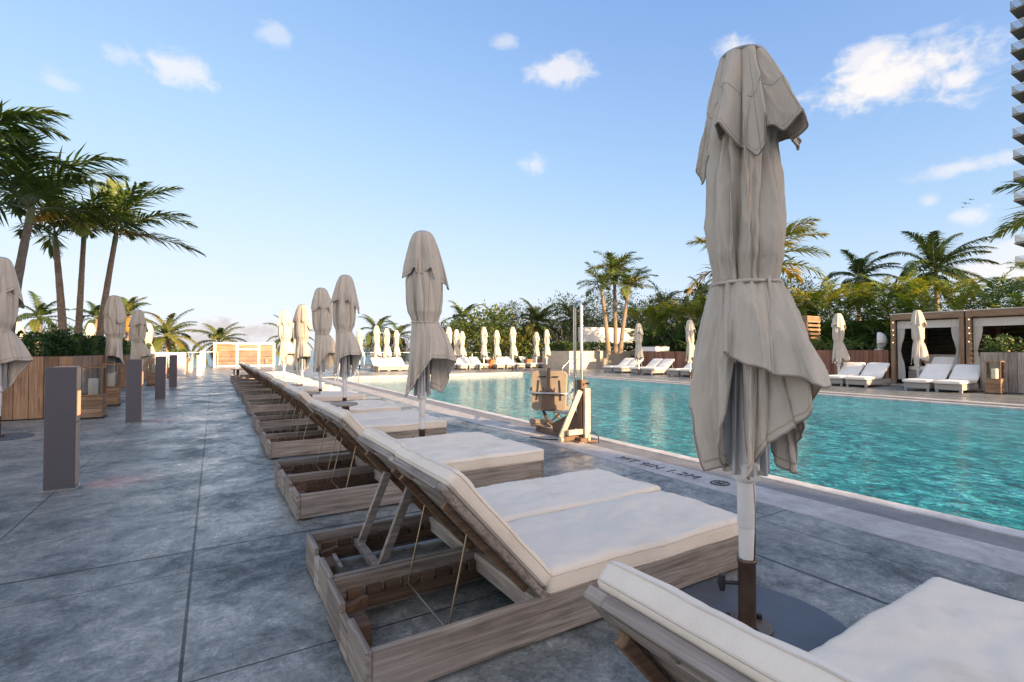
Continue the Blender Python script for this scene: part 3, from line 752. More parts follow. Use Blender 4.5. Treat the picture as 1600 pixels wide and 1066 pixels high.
# ------------------------------------------------------------------ candle lanterns
def lantern(label, loc, rz=0.0):
    t = thing('candle_lantern', label, 'lantern', loc, rz, 'wooden candle lanterns')
    w, h0, h1 = .34, .42, .93
    mb = MB(); mb.box((0, 0, .015), (w+.03, w+.03, .03), None, 0, .003); mb.build('plinth', M_BLACK, t)
    mb = MB()
    for k in range(5): mb.box((0, 0, .03+.039+k*.0765), (w-.01, w-.01, .073), None, 0, .004)
    bx = mb.build('box', W_WARM[0], t)
    for sx in (-1, 1):
        mb = MB()
        for k in range(10): mb.box((sx*(w/2-.014), 0, .05+k*.0385), (.036, w-.004, .02), None, 0, .002)
        mb.build('corner_joint', W_TEAK[1], bx)
    mb = MB()
    for sx in (-1, 1):
        for sy in (-1, 1): mb.box((sx*(w/2-.014), sy*(w/2-.014), (h0+h1)/2), (.028, .028, h1-h0-.002), None, 0, .002)
    for z in (h0+.014, h1+.012):
        for s_ in (-1, 1):
            mb.box((0, s_*(w/2-.013), z), (w, .026, .024), None, 0, .002); mb.box((s_*(w/2-.013), 0, z), (.026, w-.056, .024), None, 0, .002)
    mb.build('frame', W_TEAK[2], t)
    for s_ in (-1, 1):
        mb = MB(); mb.box((0, s_*(w/2-.02), (h0+h1)/2), (w-.06, .004, h1-h0-.03)); mb.build('pane', M_GLASS, t)
        mb = MB(); mb.box((s_*(w/2-.02), 0, (h0+h1)/2), (.004, w-.06, h1-h0-.03)); mb.build('pane', M_GLASS, t)
    mb = MB(); mb.lathe((0, 0, 0), [(.0005, h0), (.072, h0), (.074, h0+.01), (.074, h0+.3), (.068, h0+.312), (.03, h0+.305), (.0005, h0+.3)], 24); cd_ = mb.build('candle', M_CANDLE, t)
    mb = MB(); mb.tube([(0, 0, h0+.3), (.002, 0, h0+.325)], .002, 5); mb.build('wick', M_BLACK, cd_)
    return t
l0 = lantern('wooden candle lantern beside the nearest bollard, on the left', (-1.92, 12.0-.1, 0))
dup(l0, (-2.02, 14.4, 0), .05, 'wooden candle lantern second in line behind the first')
g = ground(239, 602); dup(l0, (g.x, g.y, 0), -.03, 'wooden candle lantern between the second and third bollards')
g = ground(268, 590); dup(l0, (g.x, g.y, 0), .1, 'wooden candle lantern half hidden behind the smaller bollards')
g = ground(1557, 615.5); dup(l0, (g.x-.1, g.y, 0), .0, 'grey wooden candle lantern before the planter at the right edge')
g = ground(1089, 590); dup(l0, (g.x, g.y, 0), .2, 'candle lantern beside the cream umbrella, across the pool')

# ------------------------------------------------------------------ vegetation
def leafquad(mb, p, d, n_, ln, w, age):
    d = d.normalized(); s_ = d.cross(n_)
    if s_.length < 1e-4: s_ = d.cross(Vector((.3, .5, .8)))
    s_.normalize(); up = s_.cross(d)
    a = p; m_ = p+d*ln*.5+up*ln*.06; e = p+d*ln
    mb.add([a, m_+s_*w*.5, e, m_-s_*w*.5], [(0, 1, 2, 3)], 0, age)
WIND = RGT*.9+Vector((0, 0, -.1))
def frond(mb, o, az, el, ln, droop, nl, leaf_len, leaf_w, age, wind=.15, plum=.25, hang=.35, rr=random, tw=0.0):
    steps = 12; p = Vector(o); pts = [p.copy()]; ds = []
    for k in range(steps):
        s_ = (k+.5)/steps; e = el-droop*s_**1.25
        d = Vector((math.cos(az)*math.cos(e), math.sin(az)*math.cos(e), math.sin(e)))+WIND*wind*s_*1.5
        d.normalize(); ds.append(d); p = p+d*(ln/steps); pts.append(p.copy())
    mb.tube(pts, [.02*ln*(1-.9*k/steps)*.5+.003 for k in range(steps+1)], 4, 1, False)
    for i in range(nl):
        s_ = .14+.86*(i+.5)/nl; k = min(steps-1, int(s_*steps)); f = s_*steps-k
        q = pts[k].lerp(pts[k+1], min(1, f)); d = ds[k]
        side = d.cross(Vector((0, 0, 1)));
        if side.length < .05: side = Vector((-math.sin(az), math.cos(az), 0))
        side.normalize(); up = side.cross(d)
        prof = math.sin(PI*min(1, (s_*.86+.12)))**.7
        for sg in (-1, 1):
            l_ = leaf_len*prof*rr.uniform(.85, 1.12)
            if l_ < .03: continue
            ang = R(62)-R(38)*s_+rr.uniform(-.1, .1); lift = rr.uniform(-plum, plum)+.18
            e = d*math.cos(ang)+side*sg*math.sin(ang)*math.cos(lift)+up*math.sin(ang)*math.sin(lift)
            e = (e+WIND*wind*.8*rr.uniform(.5, 1.2)).normalized()
            mid_ = q+e*l_*.45; e2 = (e+Vector((0, 0, -hang*rr.uniform(.6, 1.5)))).normalized(); end = mid_+e2*l_*.6
            wv = e.cross(up+Vector((.01, .02, .03))).normalized()*leaf_w*.5
            ag = min(1, max(0, age+rr.uniform(-.12, .12)))
            mb.add([q-wv*.5, q+wv*.5, mid_+wv, mid_-wv], [(0, 1, 2, 3)], 0, ag)
            mb.add([mid_-wv, mid_+wv, end], [(0, 1, 2)], 0, ag)
def palm(label, cat, name, base, top, rad, kind, seed, group=None, nfr=18, wind=.2, age=.4, bark=None, tr=.09, old=None):
    rr = random.Random(seed); base = Vector(base); top = Vector(top)
    t = thing(name, label, cat, base, 0, group)
    loc = top-base; mb = MB(); pts = []; rs = []
    n = 14; hz = Vector((loc.x, loc.y, 0))
    for k in range(n+1):
        u = k/n; c = u**1.5*.5+u*.5
        pts.append(Vector((hz.x*c, hz.y*c, loc.z*u))); rs.append(tr*(1.25-.5*u+.35*max(0, .12-u)*4)*(1+.05*(k % 2)))
    mb.tube(pts, rs, 12); trunk = mb.build('trunk', bark or M_BARKS, t)
    if kind == 'royal':
        d = (pts[-1]-pts[-2]).normalized(); mb = MB(); mb.tube([pts[-1]-d*.25, pts[-1]+d*.05, pts[-1]+d*.3], [rs[-1]*1.02, rs[-1]*1.15, rs[-1]*.5], 12); mb.build('crownshaft', M_SHAFT, t)
    mb = MB()
    for k in range(nfr):
        az = k*2.399963+rr.uniform(-.3, .3); u = (k+.5)/nfr
        if kind == 'royal':
            el = R(82)-R(68)*u+rr.uniform(-.1, .1); dr = R(60)+rr.uniform(-.2, .3)
            frond(mb, pts[-1]+Vector((0, 0, .15)), az, el, rad*rr.uniform(.85, 1.1), dr, int(38 if rad > 1.5 else 30), rad*.3, rad*.03, (old if (old and k in (nfr-1, nfr-2)) else age+rr.uniform(-.2, .2)+.1*u), wind, .7, .45, rr)
        else:
            el = R(82)-R(105)*u+rr.uniform(-.12, .12); dr = R(60)+R(35)*u
            a_ = age+rr.uniform(-.2, .2)+(.3 if u > .82 else 0)
            frond(mb, pts[-1], az, el, rad*rr.uniform(.85, 1.12), dr, 52, rad*.25, rad*.026, a_, wind, .15, .75, rr)
    mb.build('crown', [M_ROYAL if kind == 'royal' else M_COCO, M_SHAFT], t)
    return t
def palm_px(label, pb, pt, d, radpx, kind, seed, zbase=0.0, **kw):
    tp = deep(pt[0], pt[1], d); b = deep(pb, 548, d); b.z = zbase
    return palm(label, 'palm tree', 'royal_palm' if kind == 'royal' else 'coconut_palm', b, tp, radpx*d/FPX, kind, seed, **kw)
RP = 'palms in the left planter'
palm_px('tall leaning palm at the left edge, dark windblown crown behind the pale umbrella', 8, (47, 338), 10.6, 172, 'royal', 11, 1.0, group=RP, nfr=10, wind=.45, age=.42, tr=.085, bark=M_BARKG)
palm_px('slim palm in the left planter, straight trunk nearest the leaning one', 101, (87, 380), 12.2, 105, 'royal', 12, 1.0, group=RP, nfr=8, wind=.42, age=.45, tr=.075)
palm_px('slim palm in the left planter holding one dead orange frond', 121, (131, 372), 12.6, 108, 'royal', 13, 1.0, group=RP, nfr=9, wind=.42, age=.5, tr=.065, old=.98)
palm_px('slim palm leaning right out of the left planter, rightmost of its group', 152, (180, 375), 12.9, 120, 'royal', 14, 1.0, group=RP, nfr=9, wind=.5, age=.48, tr=.07)
palm_px('palm at the top left of which only frond tips enter the picture', -75, (-70, 250), 9.2, 190, 'royal', 15, 1.0, group=RP, nfr=11, wind=.5, age=.35, tr=.085)
CG = 'coconut palms beyond the deck'  # golden lit palms carry their sunlight as a yellower leaf colour
palm_px('dark windswept coconut palm behind the left hedge', 52, (62, 498), 30, 48, 'coco', 21, -5.5, group=CG, wind=.45, age=.15, tr=.14)
palm_px('coconut palm peeking between the slim trunks of the left planter', 140, (150, 498), 33, 40, 'coco', 22, -5.5, group=CG, wind=.4, age=.2, tr=.14)
palm_px('golden lit coconut palm behind the left closed umbrellas', 196, (200, 492), 36, 46, 'coco', 23, -5.5, group=CG, wind=.3, age=.6, tr=.14)
palm_px('golden lit coconut palm with upright crown left of the wooden gate', 260, (262, 527), 37, 54, 'coco', 24, -5.5, group=CG, wind=.15, age=.62, tr=.15, nfr=22)
palm_px('low drooping coconut palm directly behind the wooden gate', 343, (343, 536), 52, 48, 'coco', 25, -5.5, group=CG, wind=.2, age=.5, tr=.15)
palm_px('coconut palm crown poking out behind the half sunlit umbrella', 452, (452, 528), 50, 42, 'coco', 26, -5.5, group=CG, wind=.2, age=.45, tr=.15)
palm_px('coconut palm behind the small white umbrellas left of the grey canopy', 588, (588, 518), 52, 40, 'coco', 27, -5.5, group=CG, wind=.3, age=.42, tr=.15)
palm_px('coconut palm just left of the large grey canopy', 625, (622, 526), 56, 36, 'coco', 28, -5.5, group=CG, wind=.3, age=.42, tr=.15)
palm_px('coconut palm above the left end of the sea grape bush', 726, (724, 500), 46, 44, 'coco', 29, -5.5, group=CG, wind=.4, age=.5, tr=.15)
palm_px('small coconut palm above the middle of the sea grape bush', 775, (773, 505), 52, 40, 'coco', 30, -5.5, group=CG, wind=.4, age=.35, tr=.15)
palm_px('golden lit coconut palm between the sea grape bush and the dark trees', 838, (838, 507), 40, 54, 'coco', 31, -3.0, group=CG, wind=.25, age=.62, tr=.13, nfr=21)
palm_px('dark coconut palm left of the three trunk palms', 893, (892, 500), 50, 50, 'coco', 32, -5.5, group=CG, wind=.35, age=.2, tr=.15)
palm_px('dark windblown coconut palm right of the three trunk palms', 1040, (1036, 480), 48, 46, 'coco', 33, -3, group=CG, wind=.5, age=.12, tr=.15)
palm_px('dark coconut palm just left of the foreground canopy', 1098, (1096, 462), 46, 46, 'coco', 34, -3, group=CG, wind=.5, age=.12, tr=.15)
palm_px('dark coconut palm above the areca hedge, left of two', 1342, (1342, 436), 38, 64, 'coco', 35, -2, group=CG, wind=.4, age=.15, tr=.15)
palm_px('large coconut palm above the cabana roof, right of two', 1468, (1462, 424), 34, 84, 'coco', 36, -2, group=CG, wind=.45, age=.18, tr=.15, nfr=22)
TG = 'three palms in the stone planter'
palm_px('orange trunk palm left of three in the stone planter', 951, (940, 452), 33.5, 46, 'royal', 41, 1.0, group=TG, nfr=12, wind=.1, age=.55, tr=.13)
palm_px('tallest palm, middle of three in the stone planter', 962, (960, 432), 34, 54, 'royal', 42, 1.0, group=TG, nfr=13, wind=.2, age=.6, tr=.13)
palm_px('pale trunk palm right of three in the stone planter', 969, (982, 455), 33, 52, 'royal', 43, 1.0, group=TG, nfr=13, wind=.35, age=.62, tr=.13)
palm_px('golden palm whose fronds show on both sides of the foreground canopy', 1185, (1182, 425), 29, 118, 'royal', 44, 0, nfr=16, wind=.12, age=.66, tr=.14)
palm_px('palm at the right edge reaching one long frond into the sky', 1752, (1750, 335), 14.2, 178, 'royal', 45, 1.0, nfr=15, wind=-.05, age=.6, tr=.1)

def foliage_box(mb, x0, x1, y0, y1, z0, z1, n, ln, w, rr, bulge=.15, tilt=.6, ageb=.5):
    for _ in range(n):
        u, v, q = rr.random(), rr.random(), rr.random()
        if rr.random() < .75:
            k = rr.randrange(5)
            if k == 0: u = rr.random()*.04
            elif k == 1: u = 1-rr.random()*.04
            elif k == 2: v = rr.random()*.06
            elif k == 3: v = 1-rr.random()*.06
            else: q = 1-rr.random()*.1
        p = Vector((x0+(x1-x0)*u, y0+(y1-y0)*v, z0+(z1-z0)*q))
        nn = noise.noise(p*2.3)*bulge; o_ = Vector(((u-.5)*2, (v-.5)*2, q)); p += o_*nn
        if q > .7: p.z += noise.noise(Vector((p.x*1.7, p.y*1.7, 3)))*bulge*1.4
        d = Vector((rr.uniform(-1, 1), rr.uniform(-1, 1), rr.uniform(-.2, 1)))+o_*.6
        nv = Vector((rr.gauss(0, tilt), rr.gauss(0, tilt), 1))
        leafquad(mb, p, d, nv, ln*rr.uniform(.6, 1.3), w*rr.uniform(.7, 1.2), min(1, max(0, ageb+.9*noise.noise(p*1.3)+rr.uniform(-.25, .25))))
def leaf_cloud(mb, c, rad, nclump, per, ln, w, rr, ageb=.4, csize=.35):
    c = Vector(c); rad = Vector(rad)
    for _ in range(nclump):
        while True:
            p = Vector((rr.uniform(-1, 1), rr.uniform(-1, 1), rr.uniform(-1, 1)))
            if .35 < p.length < 1: break
        q = c+Vector((p.x*rad.x, p.y*rad.y, p.z*rad.z)); a0 = ageb+rr.uniform(-.3, .3); cs = csize*rr.uniform(.6, 1.3)*max(rad)*.4
        for _k in range(per):
            o_ = Vector((rr.gauss(0, 1), rr.gauss(0, 1), rr.gauss(0, .75))); r_ = q+o_*cs*.6
            d = o_+Vector((0, 0, .2))+p*.5
            leafquad(mb, r_, d, Vector((rr.gauss(0, .7), rr.gauss(0, .7), 1)), ln*rr.uniform(.6, 1.3), w*rr.uniform(.7, 1.2), min(1, max(0, a0+rr.uniform(-.2, .2))))
def limbs(mb, base, c, rad, n, tr, rr):
    base = Vector(base); c = Vector(c)
    fork = base.lerp(c, .45)
    mb.tube([base, base.lerp(fork, .5)+Vector((rr.uniform(-.1, .1), rr.uniform(-.1, .1), 0)), fork], [tr*1.3, tr, tr*.8], 8)
    for k in range(n):
        e = c+Vector((rr.uniform(-.7, .7)*rad[0], rr.uniform(-.7, .7)*rad[1], rr.uniform(-.3, .7)*rad[2]))
        mb.tube([fork, fork.lerp(e, .5)+Vector((0, 0, .15*rad[2])), e], [tr*.6, tr*.35, tr*.1], 6)

def planter(name, label, x0, x1, y0, y1, h, woods, group=None, plankw=.2, stone=False):
    """clad box with soil; planks on all four sides"""
    t = thing(name, label, 'planter', ((x0+x1)/2, (y0+y1)/2, 0), 0, group)
    cx, cy = (x0+x1)/2, (y0+y1)/2; wx, wy = x1-x0, y1-y0
    mb = MB()
    if stone:
        mb.box((0, 0, h/2), (wx, wy, h), None, 0, .01)
    else:
        nx = max(1, round(wx/plankw)); ny = max(1, round(wy/plankw)); th = .03
        for s_ in (-1, 1):
            for k in range(nx): mb.box((-wx/2+(k+.5)*wx/nx, s_*(wy/2-th/2), h/2+.01), (wx/nx-.007, th, h-.02), None, 0, .003)
        for s_ in (-1, 1):
            for k in range(ny): mb.box((s_*(wx/2-th/2), -wy/2+th+(k+.5)*(wy-2*th)/ny, h/2+.01), (th, (wy-2*th)/ny-.007, h-.02), None, 1, .003)
        mb.box((0, 0, h/2-.02), (wx-2*th-.02, wy-2*th-.02, h-.06), None, 2)
    mb.build('cladding', [M_STONE] if stone else [woods[2], woods[2], M_BLACK], t)
    mb = MB(); mb.box((0, 0, h-.0), (wx-.08, wy-.08, .02), None, 0, 0); mb.build('soil', M_SOIL, t)
    return t
rr = random.Random(3)
planter('wood_planter', 'long brown wood planter under the left palms', -9.5, -2.26, 12.15, 17.2, 1.14, W_TEAK)
mb = MB(); foliage_box(mb, -9.3, -2.45, 12.3, 17.0, 1.12, 1.5, 15000, .085, .05, rr, .12, .7, .42); tag(mb.build('clipped_hedge', M_HEDGE), 'dense dark green hedge filling the left wood planter', 'hedge')
planter('wood_planter', 'wood planter behind the second and third bollards', -4.6, -2.5, 20.8, 30, 1.1, W_TEAK)
mb = MB(); foliage_box(mb, -4.4, -2.7, 21, 29.8, 1.08, 1.5, 4000, .13, .07, rr, .12, .7, .5); tag(mb.build('clipped_hedge', M_HEDGE), 'low hedge behind the second and third bollards', 'hedge')
planter('stone_planter', 'long pale stone planter beneath the three palms', 20.3, 28.4, 26.4, 29.6, 1.22, None, stone=True)
mb = MB(); foliage_box(mb, 20.5, 28.2, 26.6, 29.4, 1.22, 1.72, 6000, .15, .08, rr, .15, .7, .75); tag(mb.build('clipped_hedge', M_HEDGE), 'bright clipped hedge on the pale stone planter', 'hedge')
planter('wood_planter', 'grey brown wood planter at the right edge with white flowers', 19.95, 21.6, 1.2, 5.62, 1.2, W_GREY)
mb = MB(); foliage_box(mb, 20.05, 21.5, 1.3, 5.5, 1.18, 1.52, 2600, .1, .06, rr, .2, .8, .55); tag(mb.build('flowering_shrub', M_FLOWER), 'leafy shrubs with white flowers on the right planter', 'shrub')
planter('wood_planter', 'red cedar planter between the pallet screen and the cabana', 22.4, 24.2, 9.0, 12.6, 1.27, W_RED, plankw=.16)
mb = MB()
for k in range(46): frond(mb, (rr.uniform(22.6, 24), rr.uniform(9.6, 12.4), 1.25), rr.uniform(0, 6.28), R(75)-rr.random()*.6, rr.uniform(.6, 1.1), R(60), 16, .2, .02, rr.uniform(.4, .95), .05, .3, .5, rr)
tag(mb.build('ornamental_grass', [M_ARECA, M_SHAFT]), 'yellow green grassy plant on the red cedar planter', 'plant')
planter('wood_planter', 'red cedar planter left of the foreground canopy across the pool', 22.6, 24.2, 17.2, 22.3, 1.2, W_RED, plankw=.16)
mb = MB()
for k in range(40): frond(mb, (rr.uniform(22.8, 24), rr.uniform(17.4, 19.2), 1.18), rr.uniform(0, 6.28), R(75)-rr.random()*.6, rr.uniform(.6, 1.2), R(60), 16, .2, .02, rr.uniform(.2, .8), .05, .3, .5, rr)
tag(mb.build('ornamental_grass', [M_ARECA, M_SHAFT]), 'grassy plant behind the cream umbrella across the pool', 'plant')

# tall areca hedge behind the cabanas
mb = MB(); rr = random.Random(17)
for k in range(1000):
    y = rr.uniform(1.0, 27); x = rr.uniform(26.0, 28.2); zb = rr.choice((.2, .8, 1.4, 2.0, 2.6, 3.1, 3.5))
    frond(mb, (x, y, zb), rr.uniform(0, 6.28), R(84)-rr.random()*.55, rr.uniform(1.4, 2.3), R(70)+rr.random()*.4, 22, .46, .05, min(1, max(0, .2+zb*.2+rr.uniform(-.2, .22))), .08, .35, .4, rr)  # sunlit hedge top put into the leaf colour: higher fronds are lighter
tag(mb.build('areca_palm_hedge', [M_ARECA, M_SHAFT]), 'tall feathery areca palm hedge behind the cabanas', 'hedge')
mb = MB(); mb.box((28.6, 14, 1.4), (.2, 28, 2.8), None, 0, .01); tag(mb.build('hedge_backing', W_DARK), 'dark backing added behind the areca hedge for its shaded depth', 'wall')  # added dark panel, stands for the shade deep inside the hedge

# sea grape bush
rr = random.Random(23)
c = deep(768, 528, 38.5); t = thing('sea_grape_bush', 'broad sea grape bush with round sunlit leaves beyond the loungers', 'bush', (c.x, c.y, -3))
mb = MB(); limbs(mb, (0, 0, 0), (0, 0, 4.6), (3.2, 2, 1.8), 9, .1, rr); mb.build('trunk', M_BARKG, t)
mb = MB(); leaf_cloud(mb, (0, 0, 5.0), (3.6, 2.2, 2.25), 210, 20, .24, .22, rr, .5, .5); leaf_cloud(mb, (-1.6, 1, 4.6), (2.2, 1.6, 1.9), 60, 20, .24, .22, rr, .45, .5); leaf_cloud(mb, (1.9, -1.2, 3.6), (2.2, 1.6, 1.7), 60, 20, .24, .22, rr, .5, .5); mb.build('crown', M_GRAPE, t)
def tree(label, px, py, d, rx, rz, seed, ageb=.3, zb=-5.5, nc=210, ln=.22, name='broadleaf_tree', mat_=None):
    rr = random.Random(seed); c = deep(px, py, d); t = thing(name, label, 'tree', (c.x, c.y, zb), 0, 'dark trees beyond the pool')
    h = c.z-zb; mb = MB(); limbs(mb, (0, 0, 0), (0, 0, h), (rx, rx, rz), 8, .22, rr); mb.build('trunk', M_BARKG, t)
    mb = MB(); leaf_cloud(mb, (0, 0, h), (rx, rx*.8, rz), nc, 30, ln, ln*.4, rr, ageb, .38); leaf_cloud(mb, (rx*.3, 0, h-rz*.8), (rx*.9, rx*.8, rz*.9), nc//2, 30, ln, ln*.4, rr, ageb-.1, .42); mb.build('crown', mat_ or M_DARKLEAF, t)
tree('dark tree behind the golden palm and sea grape bush', 800, 512, 55, 3.4, 2.6, 51)
tree('dark dense tree right of the golden coconut palm', 885, 510, 47, 3.6, 3.1, 52, .22, nc=250)
tree('dark tree directly behind the three palms', 960, 500, 46, 3.6, 3.0, 53, .22, nc=250)
tree('dark tree between the three palms and the areca hedge', 1030, 505, 44, 3.4, 2.6, 54, .25, nc=230)
tree('dark tree behind the areca hedge, left of the canopy', 1110, 492, 42, 3.2, 2.4, 55, .25)
tree('dark tree behind the canopy and the areca hedge', 1225, 478, 38, 3.0, 2.4, 56, .3)
tree('low dark tree on the far left behind the hedge', 95, 540, 40, 2.4, 1.6, 57, .3)
tree('low dark tree beyond the left aisle umbrellas', 215, 545, 48, 2.2, 1.5, 58, .35)
tree('low bushy tree right of the grey canopy, before the sea grape', 690, 535, 48, 2.0, 1.8, 59, .4)
tree('low leafy tree behind the small white umbrellas', 605, 545, 58, 3.0, 1.6, 60, .35)
mb = MB(); rr = random.Random(77)
for px, py, d in [(860, 530, 62), (920, 525, 60), (985, 522, 58), (1060, 515, 55), (1150, 505, 50), (1280, 512, 46), (1400, 505, 44), (1520, 500, 42), (740, 540, 64)]:
    c_ = deep(px, py, d)
    leaf_cloud(mb, c_, (4.4, 4.2, 2.4), 120, 26, .3, .13, rr, .2, .45); leaf_cloud(mb, c_-Vector((0, 0, 2.6)), (4.8, 4.2, 2.8), 70, 22, .42, .22, rr, .15, .5)
tag(mb.build('far_woods', M_DARKLEAF), 'dark mass of woods behind the pool garden', 'woods', None, 'stuff')
mb = MB()
for k in range(30):
    p = Vector((rr.uniform(-16, 20), rr.uniform(47, 60), -5.4)); leaf_cloud(mb, p+Vector((0, 0, 2.6)), (2.2, 2.2, 2.2), 12, 14, .4, .2, rr, .5, .5)
tag(mb.build('dune_scrub', M_GRAPE), 'green dune scrub below the deck railing', 'scrub', None, 'stuff')

# ------------------------------------------------------------------ wicker chaises across the pool
def chaise(label, grp):
    """x: foot (0) to head (1.95)"""
    t = thing('chaise_lounge', label, 'chaise lounge', group=grp)
    mb = MB(); mb.box((.98, 0, .165), (1.86, .66, .17), None, 0, .012); mb.build('base', M_WICKER, t)
    for x in (.1, 1.85):
        for y in (-.28, .28):
            mb = MB(); mb.box((x, y, .042), (.07, .07, .078), None, 0, .003); mb.build('leg', M_WICKER, t)
    mb = MB(); cushion(mb, 1.22, .71, .11, (.58, 0, .252), Matrix.Identity(3), 2.2, nx=12, ny=8); mb.build('seat_cushion', M_CUSHW, t)
    A = R(35); M3 = Matrix(((math.cos(A), 0, -math.sin(A)), (0, 1, 0), (math.sin(A), 0, math.cos(A))))
    mb = MB(); cushion(mb, .82, .70, .1, Vector((1.19, 0, .285))+M3@Vector((.40, 0, 0)), M3, 6.1, nx=10, ny=8); mb.build('back_cushion', M_CUSHW, t)
    mb = MB(); mb.box(Vector((1.17, 0, .26))+M3@Vector((.4, 0, 0)), (.8, .64, .03), M3, 0, .005); mb.beam((1.8, 0, .25), (1.68, 0, .6), .5, .025); mb.build('back_panel', M_WICKER, t)
    return t
GR, GE = 'wicker chaises along the far right side of the pool', 'wicker chaises at the end of the pool'
ch0 = chaise('tmp', GR); first_ch = [True]
def put_ch(x, y, rz, label, grp):
    if first_ch[0]: first_ch[0] = False; ch0.location = (x, y, 0); ch0.rotation_euler = (0, 0, rz); ch0['label'] = label; ch0['group'] = grp; return
    dup(ch0, (x, y, 0), rz, label, None, grp)
for x, y, lab in [(18.62, 5.98, 'white chaise nearest the right planter, right half of a pair'), (18.62, 6.76, 'white chaise in front of the cabana umbrella, left half of a pair'),
        (18.75, 8.5, 'white chaise before the red cedar planter, right half of a pair'), (18.8, 9.28, 'white chaise beside the umbrella right of the pallet screen, left half of a pair'),
        (19.0, 11.6, 'white chaise half hidden by the foreground canopy skirt'),
        (19.2, 16.0, 'white chaise just left of the foreground canopy'), (19.2, 16.8, 'white chaise second left of the foreground canopy'),
        (19.2, 18.5, 'white chaise before the red cedar planter, right half of the middle pair'), (19.2, 19.3, 'white chaise beside the umbrella at the stone planter, left half of the middle pair'),
        (19.4, 20.9, 'chaise before the stone planter, right half of the farthest pair'), (19.4, 21.7, 'chaise before the stone planter, left half of the farthest pair')]:
    put_ch(x, y, R(rnd.uniform(-2, 2)), lab, GR)
for k, px in enumerate((600, 617, 634, 724, 741, 757, 783, 799, 815, 836, 854, 873)):
    p = onY(px, 560, 29.4)
    lab = ['leftmost sunlit chaise at the pool end under the small white umbrellas', 'sunlit chaise at the pool end, second from left', 'sunlit chaise at the pool end just left of the grey canopy', 'white chaise right of the grey canopy at the pool end', 'white chaise at the pool end, second right of the grey canopy', 'chaise beside the first orange pot at the pool end', 'white chaise below the middle sea grape umbrella', 'white chaise right of the middle sea grape umbrella', 'chaise beside the second orange pot at the pool end', 'chaise just left of the third orange pot', 'chaise just right of the third orange pot', 'chaise at the right end of the row along the pool end'][k]
    put_ch(p.x, p.y, PI/2+R(rnd.uniform(-2, 2)), lab, GE)

# terracotta pots between them
def pot(label, loc):
    t = thing('plant_pot', label, 'plant pot', loc, 0, 'orange pots between the chaises')
    mb = MB(); mb.lathe((0, 0, 0), [(.0005, 0), (.2, 0), (.3, .3), (.34, .55), (.36, .62), (.33, .63), (.3, .57), (.0005, .56)], 20); mb.build('bowl', M_TERRA, t)
    mb = MB(); rr = random.Random(5); leaf_cloud(mb, (0, 0, .75), (.3, .3, .2), 16, 14, .14, .05, rr, .5, .5); mb.build('plant', M_HEDGE, t); return t
pp = onY(768, 560, 30.2); p0 = pot('first orange pot from the left at the pool end', (pp.x, pp.y, 0))
pp = onY(826, 560, 30.2); dup(p0, (pp.x, pp.y, 0), 0, 'second orange pot at the pool end, middle of three')
pp = onY(846, 560, 30.4); dup(p0, (pp.x, pp.y, 0), 0, 'third orange pot, rightmost at the pool end')

# ------------------------------------------------------------------ railing, gate, posts
t = thing('guard_railing', 'long white guard railing with glass panels at the deck edge', 'railing', (0, 33.5, 0))
xs = [7.0+k*1.6 for k in range(12)]
for x in xs: mb = MB(); mb.box((x, 0, .55), (.06, .06, 1.1), None, 0, .004); mb.build('post', M_WHITE, t)
mb = MB(); mb.box((15.8, 0, 1.12), (17.8, .07, .05), None, 0, .006); mb.build('handrail', M_WHITE, t)
for a, b in zip(xs, xs[1:]):
    mb = MB(); mb.box(((a+b)/2, 0, .58), (1.5, .012, .92)); mb.build('glass_panel', M_GLASS, t)
t = thing('guard_railing', 'white guard railing left of the gate above the sea', 'railing', (-3.6, 45.0, 0))
for k in range(5): mb = MB(); mb.box((-3.4+k*1.6, 0, .55), (.06, .06, 1.1), None, 0, .004); mb.build('post', M_WHITE, t)
mb = MB(); mb.box((-.2, 0, 1.12), (6.9, .07, .05), None, 0, .006); mb.build('handrail', M_WHITE, t)
for k in range(4):
    mb = MB(); mb.box((-2.6+k*1.6, 0, .58), (1.5, .012, .92)); mb.build('glass_panel', M_GLASS, t)
gx0, gx1 = onY(335.5, 560, 42.5).x, onY(428, 560, 42.5).x
t = thing('slatted_gate', 'white framed wooden slat gate across the end of the aisle', 'gate', (gx0, 42.5, 0))
W = gx1-gx0; H = 1.86
mb = MB(); pw = .15; ps = [0, W*.365, W*.735, W]
for x in ps: mb.box((x, 0, H/2), (pw, .1, H), None, 0, .006)
for a, b in zip(ps, ps[1:]):
    mb.box(((a+b)/2, 0, H-.06), (b-a-pw-.002, .09, .12), None, 0, .004); mb.box(((a+b)/2, 0, .1), (b-a-pw-.002, .09, .12), None, 0, .004)
mb.box(((ps[1]+ps[2])/2, 0, 1.36), (ps[2]-ps[1]-pw-.002, .08, .1), None, 0, .004)
mb.build('frame', M_WHITE, t)
for q, (a, b) in enumerate(zip(ps, ps[1:])):
    mb = MB(); n = 16
    for k in range(n):
        z = .19+(k+.5)*(H-.34)/n
        if q == 1 and 1.29 < z < 1.43: continue
        mb.box(((a+b)/2, .0, z), (b-a-pw-.01, .03, (H-.34)/n-.012), None, 0, .002)
    mb.build('slat_panel', W_TEAK[0], t)
mb = MB(); mb.box((ps[1], -.06, 1.2), (.05, .03, .22), None, 0, .003); mb.build('latch', M_BLACK, t)
mb = MB(); mb.box((ps[2]+.55, -.09, .45), (.28, .14, .42), None, 0, .01); tag(mb.build('wall_box', M_BROWNP), None, None).parent = t
